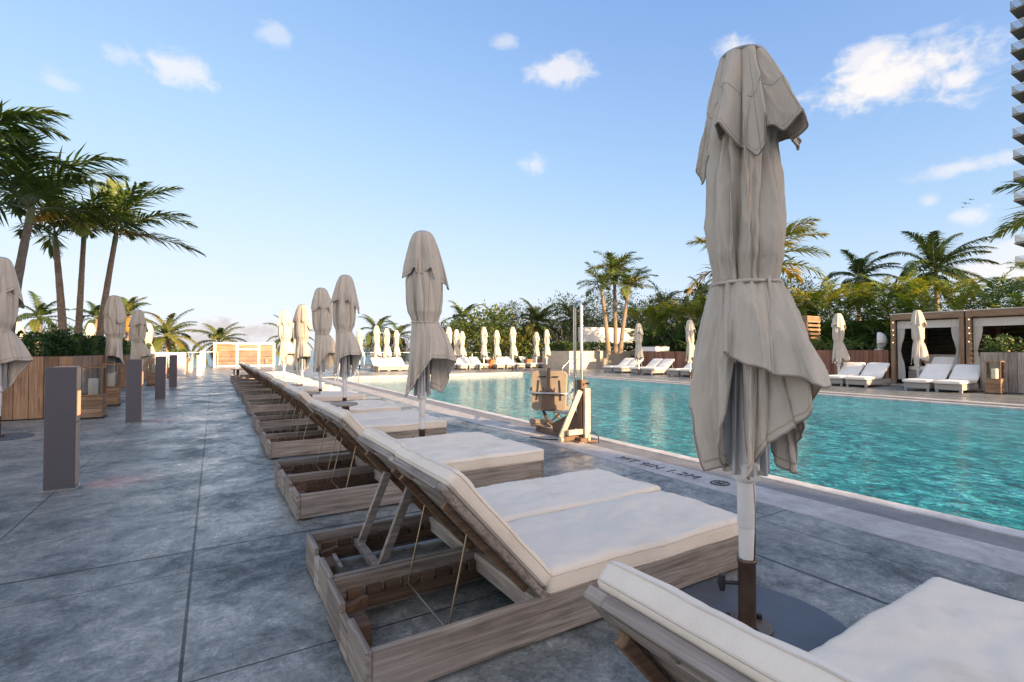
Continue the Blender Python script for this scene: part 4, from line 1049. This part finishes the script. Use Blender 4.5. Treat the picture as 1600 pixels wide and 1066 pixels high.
def post(px, pyb, pyt, w, label):
    g = ground(px, pyb); tp = onY(px, pyt, g.y).z; t = thing('fence_post', label, 'post', g, 0, 'white square posts near the gate')
    mb = MB(); mb.box((0, 0, tp/2), (w, w, tp), None, 0, .008); mb.build('shaft', M_WHITE, t); mb = MB(); mb.box((0, 0, tp+.012), (w+.05, w+.05, .024), None, 0, .005); mb.build('cap', M_WHITE, t)
post(311, 587.5, 556, .2, 'low white square post standing free before the gate'); post(316, 579, 549, .22, 'white square post at the left end of the gate')
# garden gate of black bars and the stair rails down to the beach
g = ground(326, 575); t = thing('metal_gate', 'small arched black bar gate beside the white post', 'gate', (g.x, g.y, 0))
mb = MB()
for k in range(10): mb.box((-.45+k*.1, 0, .55), (.02, .02, .95), None, 0, 0)
mb.build('bars', M_BLACK, t); mb = MB(); mb.tube([(-.55, 0, 0), (-.55, 0, 1.0), (-.3, 0, 1.12), (0, 0, 1.16), (.3, 0, 1.16), (.55, 0, 1.16), (.55, 0, 0)], .025, 6); mb.build('frame', M_WHITE, t)
for k, (px, lab) in enumerate(((293, 'wooden stair handrail left of the low white post'), (299, 'second wooden stair handrail right beside the low white post'))):
    g = ground(px, 581); t = thing('stair_handrail', lab, 'handrail', (g.x, g.y, 0)); mb = MB(); mb.beam((0, -1.5, .6), (0, 1.6, 1.05), .08, .08); mb.build('rail', M_CREAM, t)
    for y in (-1.4, 0, 1.5): mb = MB(); mb.box((0, y, .3+.07*(y+1.4)), (.07, .07, .6+.14*(y+1.4)), None, 0, .004); mb.build('baluster', M_CREAM, t)
g = ground(289, 583); planter('wood_planter', 'small sunlit wood planter box beyond the farthest bollard', g.x-.75, g.x+.1, g.y, g.y+1.2, .85, W_WARM)
mb = MB(); foliage_box(mb, g.x-.7, g.x+.05, g.y+.05, g.y+1.1, .84, 1.2, 260, .16, .08, random.Random(2), .15, .7, .7); tag(mb.build('potted_shrub', M_HEDGE), 'leafy shrub in the small sunlit planter box', 'shrub')
mb = MB(); g = onY(247, 556, 31); mb.box((g.x, 31, .58), (2.4, .35, 1.16), None, 0, .01); tag(mb.build('garden_wall', M_WALL), 'low white wall behind the third bollard', 'wall')
# white side table at the left edge
t = thing('side_table', 'white slab side table cut by the left picture edge', 'side table', (-2.98, 9.0, 0))
mb = MB(); mb.box((0, 0, .47), (.6, .6, .05), None, 0, .01); mb.build('table_top', M_WHITE, t); mb = MB(); mb.box((0, 0, .222), (.1, .1, .44), None, 0, .006); mb.build('pedestal', M_WHITE, t)

# pool handrails
def pool_rail(label, p, az, h=.85, l=.7):
    t = thing('pool_handrail', label, 'handrail', p, az, 'steel handrails at the pool steps')
    for y in (-.28, .28):
        mb = MB(); mb.tube([(0, y, 0), (0, y, h*.75), (.06, y, h*.93), (.16, y, h), (.3, y, h*.97), (l, y, h*.55), (l+.1, y, h*.42), (l+.13, y, h*.3), (l+.13, y, -.3)], .022, 8); mb.build('rail', M_STEEL, t)
    return t
pr = pool_rail('steel pool handrails on the near side, below the small white umbrellas', (4.35, 21.4, 0), 0)
dup(pr, (15.9, 19.9, 0), PI, 'steel pool handrails across the water behind the lift')

# white wall, boxes
mb = MB(); a = onY(905, 540, 31.5); b = onY(1012, 540, 31.5); z = onY(905, 511, 31.5).z
mb.box(((a.x+b.x)/2, 31.5, z/2), (b.x-a.x, .25, z), None, 0, .01); tag(mb.build('garden_wall', M_WALL), 'tall white wall behind the three palms', 'wall')
t = thing('service_cabinet', 'low white cabinet between the stone planter and the red planter', 'cabinet', onX(1020, 548, 23.4)*1.0)
t.location.z = 0; mb = MB(); mb.box((0, 0, .75), (1.2, 1.6, 1.48), None, 0, .02); mb.build('body', M_WHITE, t); mb = MB(); mb.box((0, 0, 1.51), (1.26, 1.66, .04), None, 0, .01); mb.build('lid', M_SLATE, t)
t = thing('shell_chair', 'white rounded shell shaped object left of the cabana', 'shell chair', (22.9, 9.55, 1.27)); mb = MB()
vs = []; fs = []
for i in range(13):
    for j in range(13):
        th = -1.3+2.6*i/12; ph = -1.35+2.7*j/12; vs.append((.3*math.sin(ph)*math.cos(th)*.8, -.32*math.cos(ph)*math.cos(th)*1.0, .36+.36*math.sin(th)))
for i in range(12):
    for j in range(12): fs.append((i*13+j, i*13+j+1, (i+1)*13+j+1, (i+1)*13+j))
mb.add(vs, fs, 0, .5, True); mb.build('shell', M_WHITE, t, .03); mb = MB(); mb.disc_body((0, -.05, 0), .16, 0, .05, 20); mb.build('foot', M_WHITE, t)

# pallet screen
t = thing('pallet_screen', 'slatted pallet wood screen tower behind the foreground canopy', 'screen', (23.5, 13.0, 0))
mb = MB()
for k in range(15):
    z = .12+k*.19
    mb.box((-.55, 0, z), (.03, 1.3, .1), None, 0, .003); mb.box((.55, 0, z), (.03, 1.3, .1), None, 0, .003)
mb.build('slats', W_WARM[1], t); mb = MB()
for k in range(15): mb.box((0, -.665, .12+k*.19), (1.07, .03, .1), None, 0, .003)
mb.box((0, -.665, 2.7), (1.12, .034, .2), None, 0, .004)
mb.build('side_slats', W_TEAK[0], t)
for x in (-.5, .5):
    for y in (-.6, .0, .6): mb = MB(); mb.box((x, y, 1.42), (.06, .08, 2.84), None, 0, .004); mb.build('upright', W_WARM[2], t)

# cabanas
def cabana(label, x, y0, y1, grp):
    t = thing('cabana', label, 'cabana', (x, (y0+y1)/2, 0), 0, grp); W = y1-y0; h = 2.63; D = 2.9
    for sx in (0, D):
        for sy in (-1, 1):
            mb = MB(); mb.box((sx, sy*(W/2-.07), (h-.22)/2), (.14, .13, h-.22), None, 0, .006); mb.build('post', W_WARM[2], t)
    for sx in (0, D):
        mb = MB(); mb.box((sx, 0, h-.11), (.16, W, .21), None, 0, .008); mb.build('beam', W_WARM[1], t)
    for k in range(6):
        mb = MB(); mb.box((D/2, -W/2+.1+k*(W-.2)/5, h-.1), (D-.18, .06, .16), None, 0, .004); mb.build('rafter', W_WARM[0], t)
    mb = MB(); mb.box((D/2, 0, h+.03), (D+.1, W, .02), None, 0, 0); mb.build('roof_canvas', M_CURT, t)
    mb = MB()
    for k in range(15): mb.box((D+.05, 0, .15+k*.17), (.03, W-.02, .15), None, 0, .002)
    mb.build('back_wall', W_DARK, t)
    for s_ in (-1, 1):
        mb = MB()
        for k in range(15): mb.box((D/2, s_*(W/2-.02), .15+k*.17), (D-.16, .025, .15), None, 0, .002)
        mb.build('side_wall', W_DARK, t)
    for s_ in (-1, 1):
        mb = MB(); vs = []; fs = []; n = 24
        for j in range(11):
            z = h-.25-(h-.4)*j/10; pinch = 1-.55*math.exp(-((z-1.25)/.4)**2)
            for i in range(n+1):
                u = i/n; vs.append((.12+.03*math.sin(u*24), s_*(W/2-.15-.26*u*pinch), z))
        for j in range(10):
            for i in range(n): fs.append((j*(n+1)+i, j*(n+1)+i+1, (j+1)*(n+1)+i+1, (j+1)*(n+1)+i))
        mb.add(vs, fs, 0, .5, True); mb.build('curtain', M_CURT, t)
    mb = MB(); mb.box((.12, 0, h-.4), (.025, W-.3, .28), None, 0, .004); mb.build('valance', M_CURT, t)
    for k in range(4):
        mb = MB(); mb.lathe((-.09, W/2-.1+.02*math.sin(k*3), 2.33-k*.24-.05*(k % 2)), [(.0005, -.02), (.018, 0), (.0005, .02)], 8); mb.build('string_light', M_BULB, t)
    return t
cabana('timber cabana with tied white curtains beside the red cedar planter', 22.5, 6.72, 8.92, 'timber cabanas'); cabana('timber cabana at the right edge behind the flower planter', 22.5, 4.4, 6.68, 'timber cabanas')
def daybed(label, x, y):
    t = thing('daybed', label, 'daybed', (x, y, 0)); mb = MB(); mb.box((0, 0, .26), (1.7, 1.6, .42), None, 0, .015); mb.build('base', M_WICKER, t)
    mb = MB(); cushion(mb, 1.7, 1.6, .18, (0, 0, .47), Matrix.Identity(3), 3.3, nx=12, ny=10); mb.build('mattress', M_CUSHW, t)
    mb = MB(); mb.box((.85, 0, .85), (.2, 1.6, .5), None, 0, .06); mb.build('back_bolster', M_CUSHW, t)
daybed('white daybed inside the left cabana', 23.9, 7.8); daybed('white daybed inside the right cabana', 23.9, 5.5)
def pillow(label, loc, rot, m, sz=(.55, .5, .16)):
    mb = MB(); cushion(mb, sz[0], sz[1], sz[2], (0, 0, 0), Matrix.Identity(3), loc[1], r=.07, nx=10, ny=10, crown=.03)
    o = mb.build('pillow', m); o.location = loc; o.rotation_euler = rot; tag(o, label, 'pillow')
pillow('charcoal pillow on the cabana daybed', (23.3, 7.05, .73), (0, R(-55), .2), M_GREYCUSH)
pillow('white pillow on the cabana daybed right of the closed umbrella', (22.95, 7.45, .72), (0, R(-50), -.15), M_CUSHW, (.6, .75, .16))

# ------------------------------------------------------------------ pool lift
lift_seat = []
t = thing('pool_lift', 'beige pool access lift chair with tall steel mast on the coping', 'pool lift', (4.38, 5.42, 0))
def lp(px, py, x=4.38): p = onX(px, py, x); return Vector((p.x-4.38, p.y-5.42, p.z))
mb = MB(); a = lp(921, 690); b_ = lp(921, 592)
mb.box((0, 0, .43), (.1, .12, .84), None, 0, .008); mb.build('column', M_BROWNP, t)
mb = MB(); mb.box((.01, -.1, .37), (.09, .05, .73), None, 0, .006); mb.beam((-.06, -.04, .70), (-.32, .05, .07), .05, .07); mb.beam((-.28, -.05, .14), (.02, -.05, .14), .05, .07); mb.build('brace', M_CREAM, t)
mb = MB(); mb.box((-.05, .42, .035), (.14, 1.1, .05), None, 0, .006); mb.box((.0, 0, .012), (.34, .3, .02), None, 0, .003); mb.beam((-.3, .04, .05), (.12, .04, .05), .09, .06); mb.build('base_frame', M_BROWNP, t)
mb = MB(); mb.beam((-.03, .06, .3), (-.03, .62, .06), .03, .22); mb.build('gusset', M_BROWNP, t)
for p in ((-.05, 1.0, .04), (-.32, .04, .04)):
    mb = MB(); mb.tube([(p[0]-.03, p[1], p[2]), (p[0]+.03, p[1], p[2])], .038, 14); mb.build('caster', M_CREAM, t)
mb = MB(); zt = 1.93
mb.tube([(0, 0, .8), (0, 0, zt-.08), (0, .015, zt-.025), (0, .05, zt), (0, .1, zt), (0, .135, zt-.03), (0, .15, zt-.09), (0, .15, .52), (-.01, .17, .43), (-.03, .22, .38), (-.05, .3, .36), (-.06, .85, .36)], .023, 12); mb.build('mast', M_STEEL, t)
mb = MB(); mb.box((0, .08, .52), (.08, .2, .09), None, 0, .01); mb.build('pivot_block', M_BROWNP, t)
# seat seen from behind
S = Matrix.Rotation(R(6), 3, 'Y')
def rounded_panel(mb, c, w, h, th, rad, rot, mi=0, taper=0.0):
    pts = []
    for (sx, sz, a0) in ((1, 1, 0), (-1, 1, 90), (-1, -1, 180), (1, -1, 270)):
        for k in range(6):
            a = R(a0+k*18); pts.append((sx*(w/2-rad)+rad*math.cos(a), sz*(h/2-rad)+rad*math.sin(a)))
    n = len(pts); c = Vector(c); vs = []
    for x, e in ((-th/2, .006), (-th/2+.006, 0), (th/2-.006, 0), (th/2, .006)):
        for (y, z) in pts:
            k = (1-e*2/w)*(1+taper*z/h); vs.append(c+rot@Vector((x, y*k, z*(1-e*2/h))))
    fs = [tuple(range(n))[::-1], tuple(range(3*n, 4*n))]
    for L_ in range(3):
        for i in range(n): j = (i+1) % n; fs.append((L_*n+i, L_*n+j, (L_+1)*n+j, (L_+1)*n+i))
    mb.add(vs, fs, mi)
SY = .72
mb = MB(); rounded_panel(mb, (-.1, SY, .65), .53, .6, .05, .07, S, taper=.06); bk = mb.build('seat_back', M_BEIGE, t)
mb = MB()
for s_ in (-1, 1):
    mb.box((-.13, SY+s_*.17, .66), (.012, .022, .3), S@Matrix.Rotation(s_*R(5), 3, 'X'), 0, .003); mb.box((-.128, SY+s_*.085, .6), (.012, .016, .2), S, 0, .003)
    mb.box((-.1, SY+s_*.1, .86), (.055, .09, .016), S, 0, .003)
mb.build('slot', M_BLACK, bk)
mb = MB(); rounded_panel(mb, (-.15, SY, .52), .19, .3, .05, .03, S); mb.box((-.14, SY, .82), (.03, .045, .34), S, 0, .004); mb.build('back_bracket', M_BROWNP, t)
mb = MB(); rounded_panel(mb, (.14, SY, .38), .48, .44, .05, .06, Matrix.Rotation(R(90), 3, 'Y')); mb.build('seat_pan', M_BEIGE, t)
mb = MB(); mb.tube([(.16, SY-.33, .66), (-.05, SY-.32, .63), (-.19, SY-.28, .62), (-.19, SY+.28, .62), (-.05, SY+.32, .63), (.16, SY+.33, .66)], .014, 8); mb.build('arm_bar', M_STEEL, t)
for s_ in (-1, 1):
    mb = MB(); mb.tube([(.06, SY+s_*.325, .648), (.22, SY+s_*.335, .67)], .022, 10); mb.build('armrest_grip', M_BLACK, t)
mb = MB(); mb.tube([(.1, SY+.15, .34), (.0, SY+.05, .2), (-.02, SY-.1, .09), (-.02, SY-.22, .06)], .024, 8); mb.tube([(.1, SY-.16, .34), (.14, SY, .18), (.18, SY+.12, .1)], .014, 8); mb.tube([(.1, SY+.0, .34), (.14, SY-.14, .18), (.16, SY-.24, .1)], .014, 8); mb.build('leg_support', M_BRONZE, t)
mb = MB(); mb.box((.18, SY+.16, .1), (.26, .34, .04), None, 0, .01); mb.box((.1, SY+.2, .16), (.1, .3, .07), None, 0, .01); mb.build('footrest', M_BEIGE, t)
mb = MB(); mb.tube([(.05, -.1, .12), (.05, -.22, .13), (.04, -.3, .1), (.02, -.33, .02)], .008, 6); mb.tube([(0, -.09, .8), (0, -.17, .8)], .012, 6); mb.tube([(-.2, .1, .016), (-.42, .3, .014), (-.5, .55, .014)], .008, 6); mb.build('hose', M_BLACK, t)

ANG = R(42); pv = Vector((-.02, .72, 0))
for o in t.children:
    if o.name.split('.')[0] in ('seat_back', 'back_bracket', 'seat_pan', 'arm_bar', 'armrest_grip', 'leg_support', 'footrest'):
        o.rotation_euler = (0, 0, ANG); o.location = pv-rotz(ANG)@pv
# ------------------------------------------------------------------ condominium tower and birds
c0 = deep(1581, 200, 73); t = thing('apartment_tower', 'tall apartment tower with stacked glass balconies at the right edge', 'building', (c0.x, c0.y, -5.5))
mb = MB(); mb.box((14.5, -11.5, 45), (26, 20, 90), None, 0, 0); mb.build('wall', M_SLAB, t)
z0 = deep(1581, 47.5, 73).z+5.5; fl = 33.4*73/FPX
for k in range(-18, 4):
    z = z0+k*fl
    if z < 2: continue
    mb = MB(); mb.box((13, -10.5, z), (26, 21, .22), None, 0, .02); bl = mb.build('balcony', M_SLAB, t)
    mb = MB(); mb.box((.06, -10.5, z+.72), (.03, 20.8, 1.05)); mb.box((6, -.06, z+.72), (11.8, .03, 1.05)); mb.build('balustrade', M_BGLASS, bl)
    mb = MB(); mb.box((.06, -10.5, z+1.28), (.07, 20.9, .06), None, 0, .005); mb.box((6.05, -.06, z+1.28), (11.8, .07, .06), None, 0, .005)
    for q in range(8): mb.box((.1, -.12-q*1.5, z+.72), (.05, .05, 1.08), None, 0, 0)
    mb.build('handrail', M_STEEL, bl)
    mb = MB(); mb.box((1.47, -11.5, z+1.5), (.04, 19, 2.3)); mb.build('window', M_BGLASS, t)
for k, (px, py, s_) in enumerate(((1518, 312, 1.0), (1510, 318, 1.2), (1505, 324, .6))):
    p = deep(px, py, 60); mb = MB(); q = .42*s_
    mb.tube([(-.22*q, 0, 0), (0, 0, .02), (.3*q, 0, 0), (.5*q, 0, -.01)], [.01, .07*q, .06*q, .01], 8)
    for sg in (-1, 1): mb.add([(-.12*q, 0, .02), (.18*q, 0, .02), (.2*q, sg*.6*q, .18*q), (.26*q, sg*1.3*q, .05*q), (.02*q, sg*.62*q, .2*q)], [(0, 1, 2, 4), (4, 2, 3)])
    o = mb.build('bird', M_BIRD, None, .015); o.location = p; o.rotation_euler = (.1, 0, R(60)); tag(o, ('small bird flying beside the tower, uppermost of three', 'small bird flying beside the tower, middle of three', 'tiny bird flying beside the tower, lowest of three')[k], 'bird', 'birds in flight')

# the hotel behind the camera whose shadow falls over the near deck
SAZ = Vector((.2, -.98, 0)).normalized()
corner = Vector((4.1, 5.2, 0))+SAZ*34
t = thing('hotel_building', 'white hotel block behind the pool deck', 'building', (corner.x, corner.y, -5.6))
mb = MB(); mb.box((-45, -9, 11.4), (90, 18, 22.8), None, 0, 0); mb.build('wall', M_WALL, t)
mb = MB()
for k in range(4):
    for q in range(18): mb.box((-2.8-q*4.9, .03, 8+k*3.3), (3.2, .08, 2.2))
mb.build('window', M_BGLASS, t)

# ------------------------------------------------------------------ light
SUN_EL = R(15.5)
sd = Vector((SAZ.x*math.cos(SUN_EL), SAZ.y*math.cos(SUN_EL), math.sin(SUN_EL)))
sl = bpy.data.lights.new('sun', 'SUN'); so = bpy.data.objects.new('sun', sl); col.objects.link(so)
sl.energy = 5.0; sl.angle = R(.6); sl.color = (1.0, .70, .40)
so.rotation_euler = sd.to_track_quat('Z', 'Y').to_euler()
w = bpy.data.worlds.new('World'); scene.world = w; w.use_nodes = True
nt = w.node_tree; bg = nt.nodes['Background']; out = nt.nodes['World Output']
sky = N(nt, 'ShaderNodeTexSky', sky_type='NISHITA'); sky.sun_disc = False; sky.sun_elevation = SUN_EL
sky.sun_rotation = math.atan2(sd.x, sd.y); sky.air_density = 1.0; sky.dust_density = .6; sky.ozone_density = 1.6; sky.altitude = 0
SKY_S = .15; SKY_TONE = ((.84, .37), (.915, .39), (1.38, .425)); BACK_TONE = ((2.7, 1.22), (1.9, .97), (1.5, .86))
tc = N(nt, 'ShaderNodeTexCoord'); vec = tc.outputs['Generated']
def vdot(v): n = N(nt, 'ShaderNodeVectorMath', operation='DOT_PRODUCT'); L(nt, vec, n.inputs[0]); n.inputs[1].default_value = v; return n.outputs['Value']
def wnoise(scale, stretch, dist):
    mp = N(nt, 'ShaderNodeMapping'); mp.inputs['Scale'].default_value = (1, 1, stretch); L(nt, vec, mp.inputs['Vector'])
    return noise_n(nt, mp.outputs[0], scale, 8, .58, dist)
# sky ahead rolled off; unseen sky behind the camera brightened as added warm fill
def smooth(v, a, b_): n = N(nt, 'ShaderNodeMapRange', interpolation_type='SMOOTHSTEP'); L(nt, v, n.inputs[0]); n.inputs[1].default_value = a; n.inputs[2].default_value = b_; return n.outputs[0]
sep = N(nt, 'ShaderNodeSeparateColor'); L(nt, sky.outputs[0], sep.inputs[0])
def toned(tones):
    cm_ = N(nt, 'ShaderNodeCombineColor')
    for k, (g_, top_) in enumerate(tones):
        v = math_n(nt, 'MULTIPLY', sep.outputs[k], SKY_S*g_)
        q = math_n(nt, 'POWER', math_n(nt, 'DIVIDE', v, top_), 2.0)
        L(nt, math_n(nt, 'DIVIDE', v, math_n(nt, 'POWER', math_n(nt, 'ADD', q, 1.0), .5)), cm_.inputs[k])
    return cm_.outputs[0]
behind_cam = smooth(vdot((-math.sin(YAW), -math.cos(YAW), 0)), -.35, .35)
L(nt, mixc(nt, behind_cam, toned(SKY_TONE), toned(BACK_TONE)), bg.inputs[0]); bg.inputs[1].default_value = 1.0
n1 = wnoise(11., 1.5, .5); n2 = wnoise(34., 1.4, .5)
nn = math_n(nt, 'ADD', math_n(nt, 'MULTIPLY', n1, .65), math_n(nt, 'MULTIPLY', n2, .35))
dens = None; bank = None
CL = [(1395, 118, 135, 42, 1.0), (1352, 92, 48, 30, .8), (1490, 128, 45, 34, .9), (870, 110, 54, 26, .75), (280, 104, 52, 28, .7), (190, 86, 34, 20, .5), (832, 256, 27, 18, .55), (790, 64, 22, 12, .45), (430, 55, 24, 15, .4), (1460, 48, 30, 12, .4), (1500, 262, 52, 16, .6), (1524, 338, 28, 14, .6), (1452, 316, 16, 14, .5), (1590, 390, 50, 26, .6), (1150, 76, 30, 22, .8), (1545, 425, 60, 18, .8), (395, 516, 110, 26, 1.01), (330, 532, 150, 18, 1.01), (640, 540, 160, 12, 1.01), (85, 125, 26, 16, .35), (1580, 245, 22, 14, .5)]
for px, py, wx, wy, amt in CL:
    c = ray(px, py).normalized(); rx = c.cross(Vector((0, 0, 1))).normalized(); uy = rx.cross(c)
    dc = math_n(nt, 'MAXIMUM', vdot(c), .05); k = ray(px, py).length
    u = math_n(nt, 'DIVIDE', vdot(rx), math_n(nt, 'MULTIPLY', dc, wx*1.05/FPX/k)); v = math_n(nt, 'DIVIDE', vdot(uy), math_n(nt, 'MULTIPLY', dc, wy*1.05/FPX/k))
    q = math_n(nt, 'ADD', math_n(nt, 'MULTIPLY', u, u), math_n(nt, 'MULTIPLY', v, v))
    f = math_n(nt, 'SUBTRACT', 1.0, math_n(nt, 'SQRT', q))
    f = math_n(nt, 'ADD', f, math_n(nt, 'MULTIPLY_ADD', nn, 4.2, -2.0))
    f = math_n(nt, 'MULTIPLY', smooth(f, 0.0, 1.0), amt)
    f = math_n(nt, 'MULTIPLY', f, math_n(nt, 'GREATER_THAN', vdot(c), .2))
    if amt > 1: bank = f if bank is None else math_n(nt, 'MAXIMUM', bank, f)
    dens = f if dens is None else math_n(nt, 'MAXIMUM', dens, f)
cb = N(nt, 'ShaderNodeBackground'); L(nt, mixc(nt, bank, (1.0, .94, .9), (.72, .66, .66)), cb.inputs[0]); cb.inputs[1].default_value = .40
CLOUD = cb
mx = N(nt, 'ShaderNodeMixShader'); L(nt, math_n(nt, 'MULTIPLY', dens, .92), mx.inputs[0]); L(nt, bg.outputs[0], mx.inputs[1]); L(nt, cb.outputs[0], mx.inputs[2])
L(nt, mx.outputs[0], out.inputs[0])

# ------------------------------------------------------------------ render settings
scene.render.engine = 'CYCLES'
scene.cycles.use_denoising = True
scene.cycles.max_bounces = 8; scene.cycles.transparent_max_bounces = 16
scene.cycles.sample_clamp_indirect = 6
vs_ = scene.view_settings; vs_.view_transform = 'Standard'; vs_.look = 'None'; vs_.exposure = 1.43; vs_.gamma = 1.0
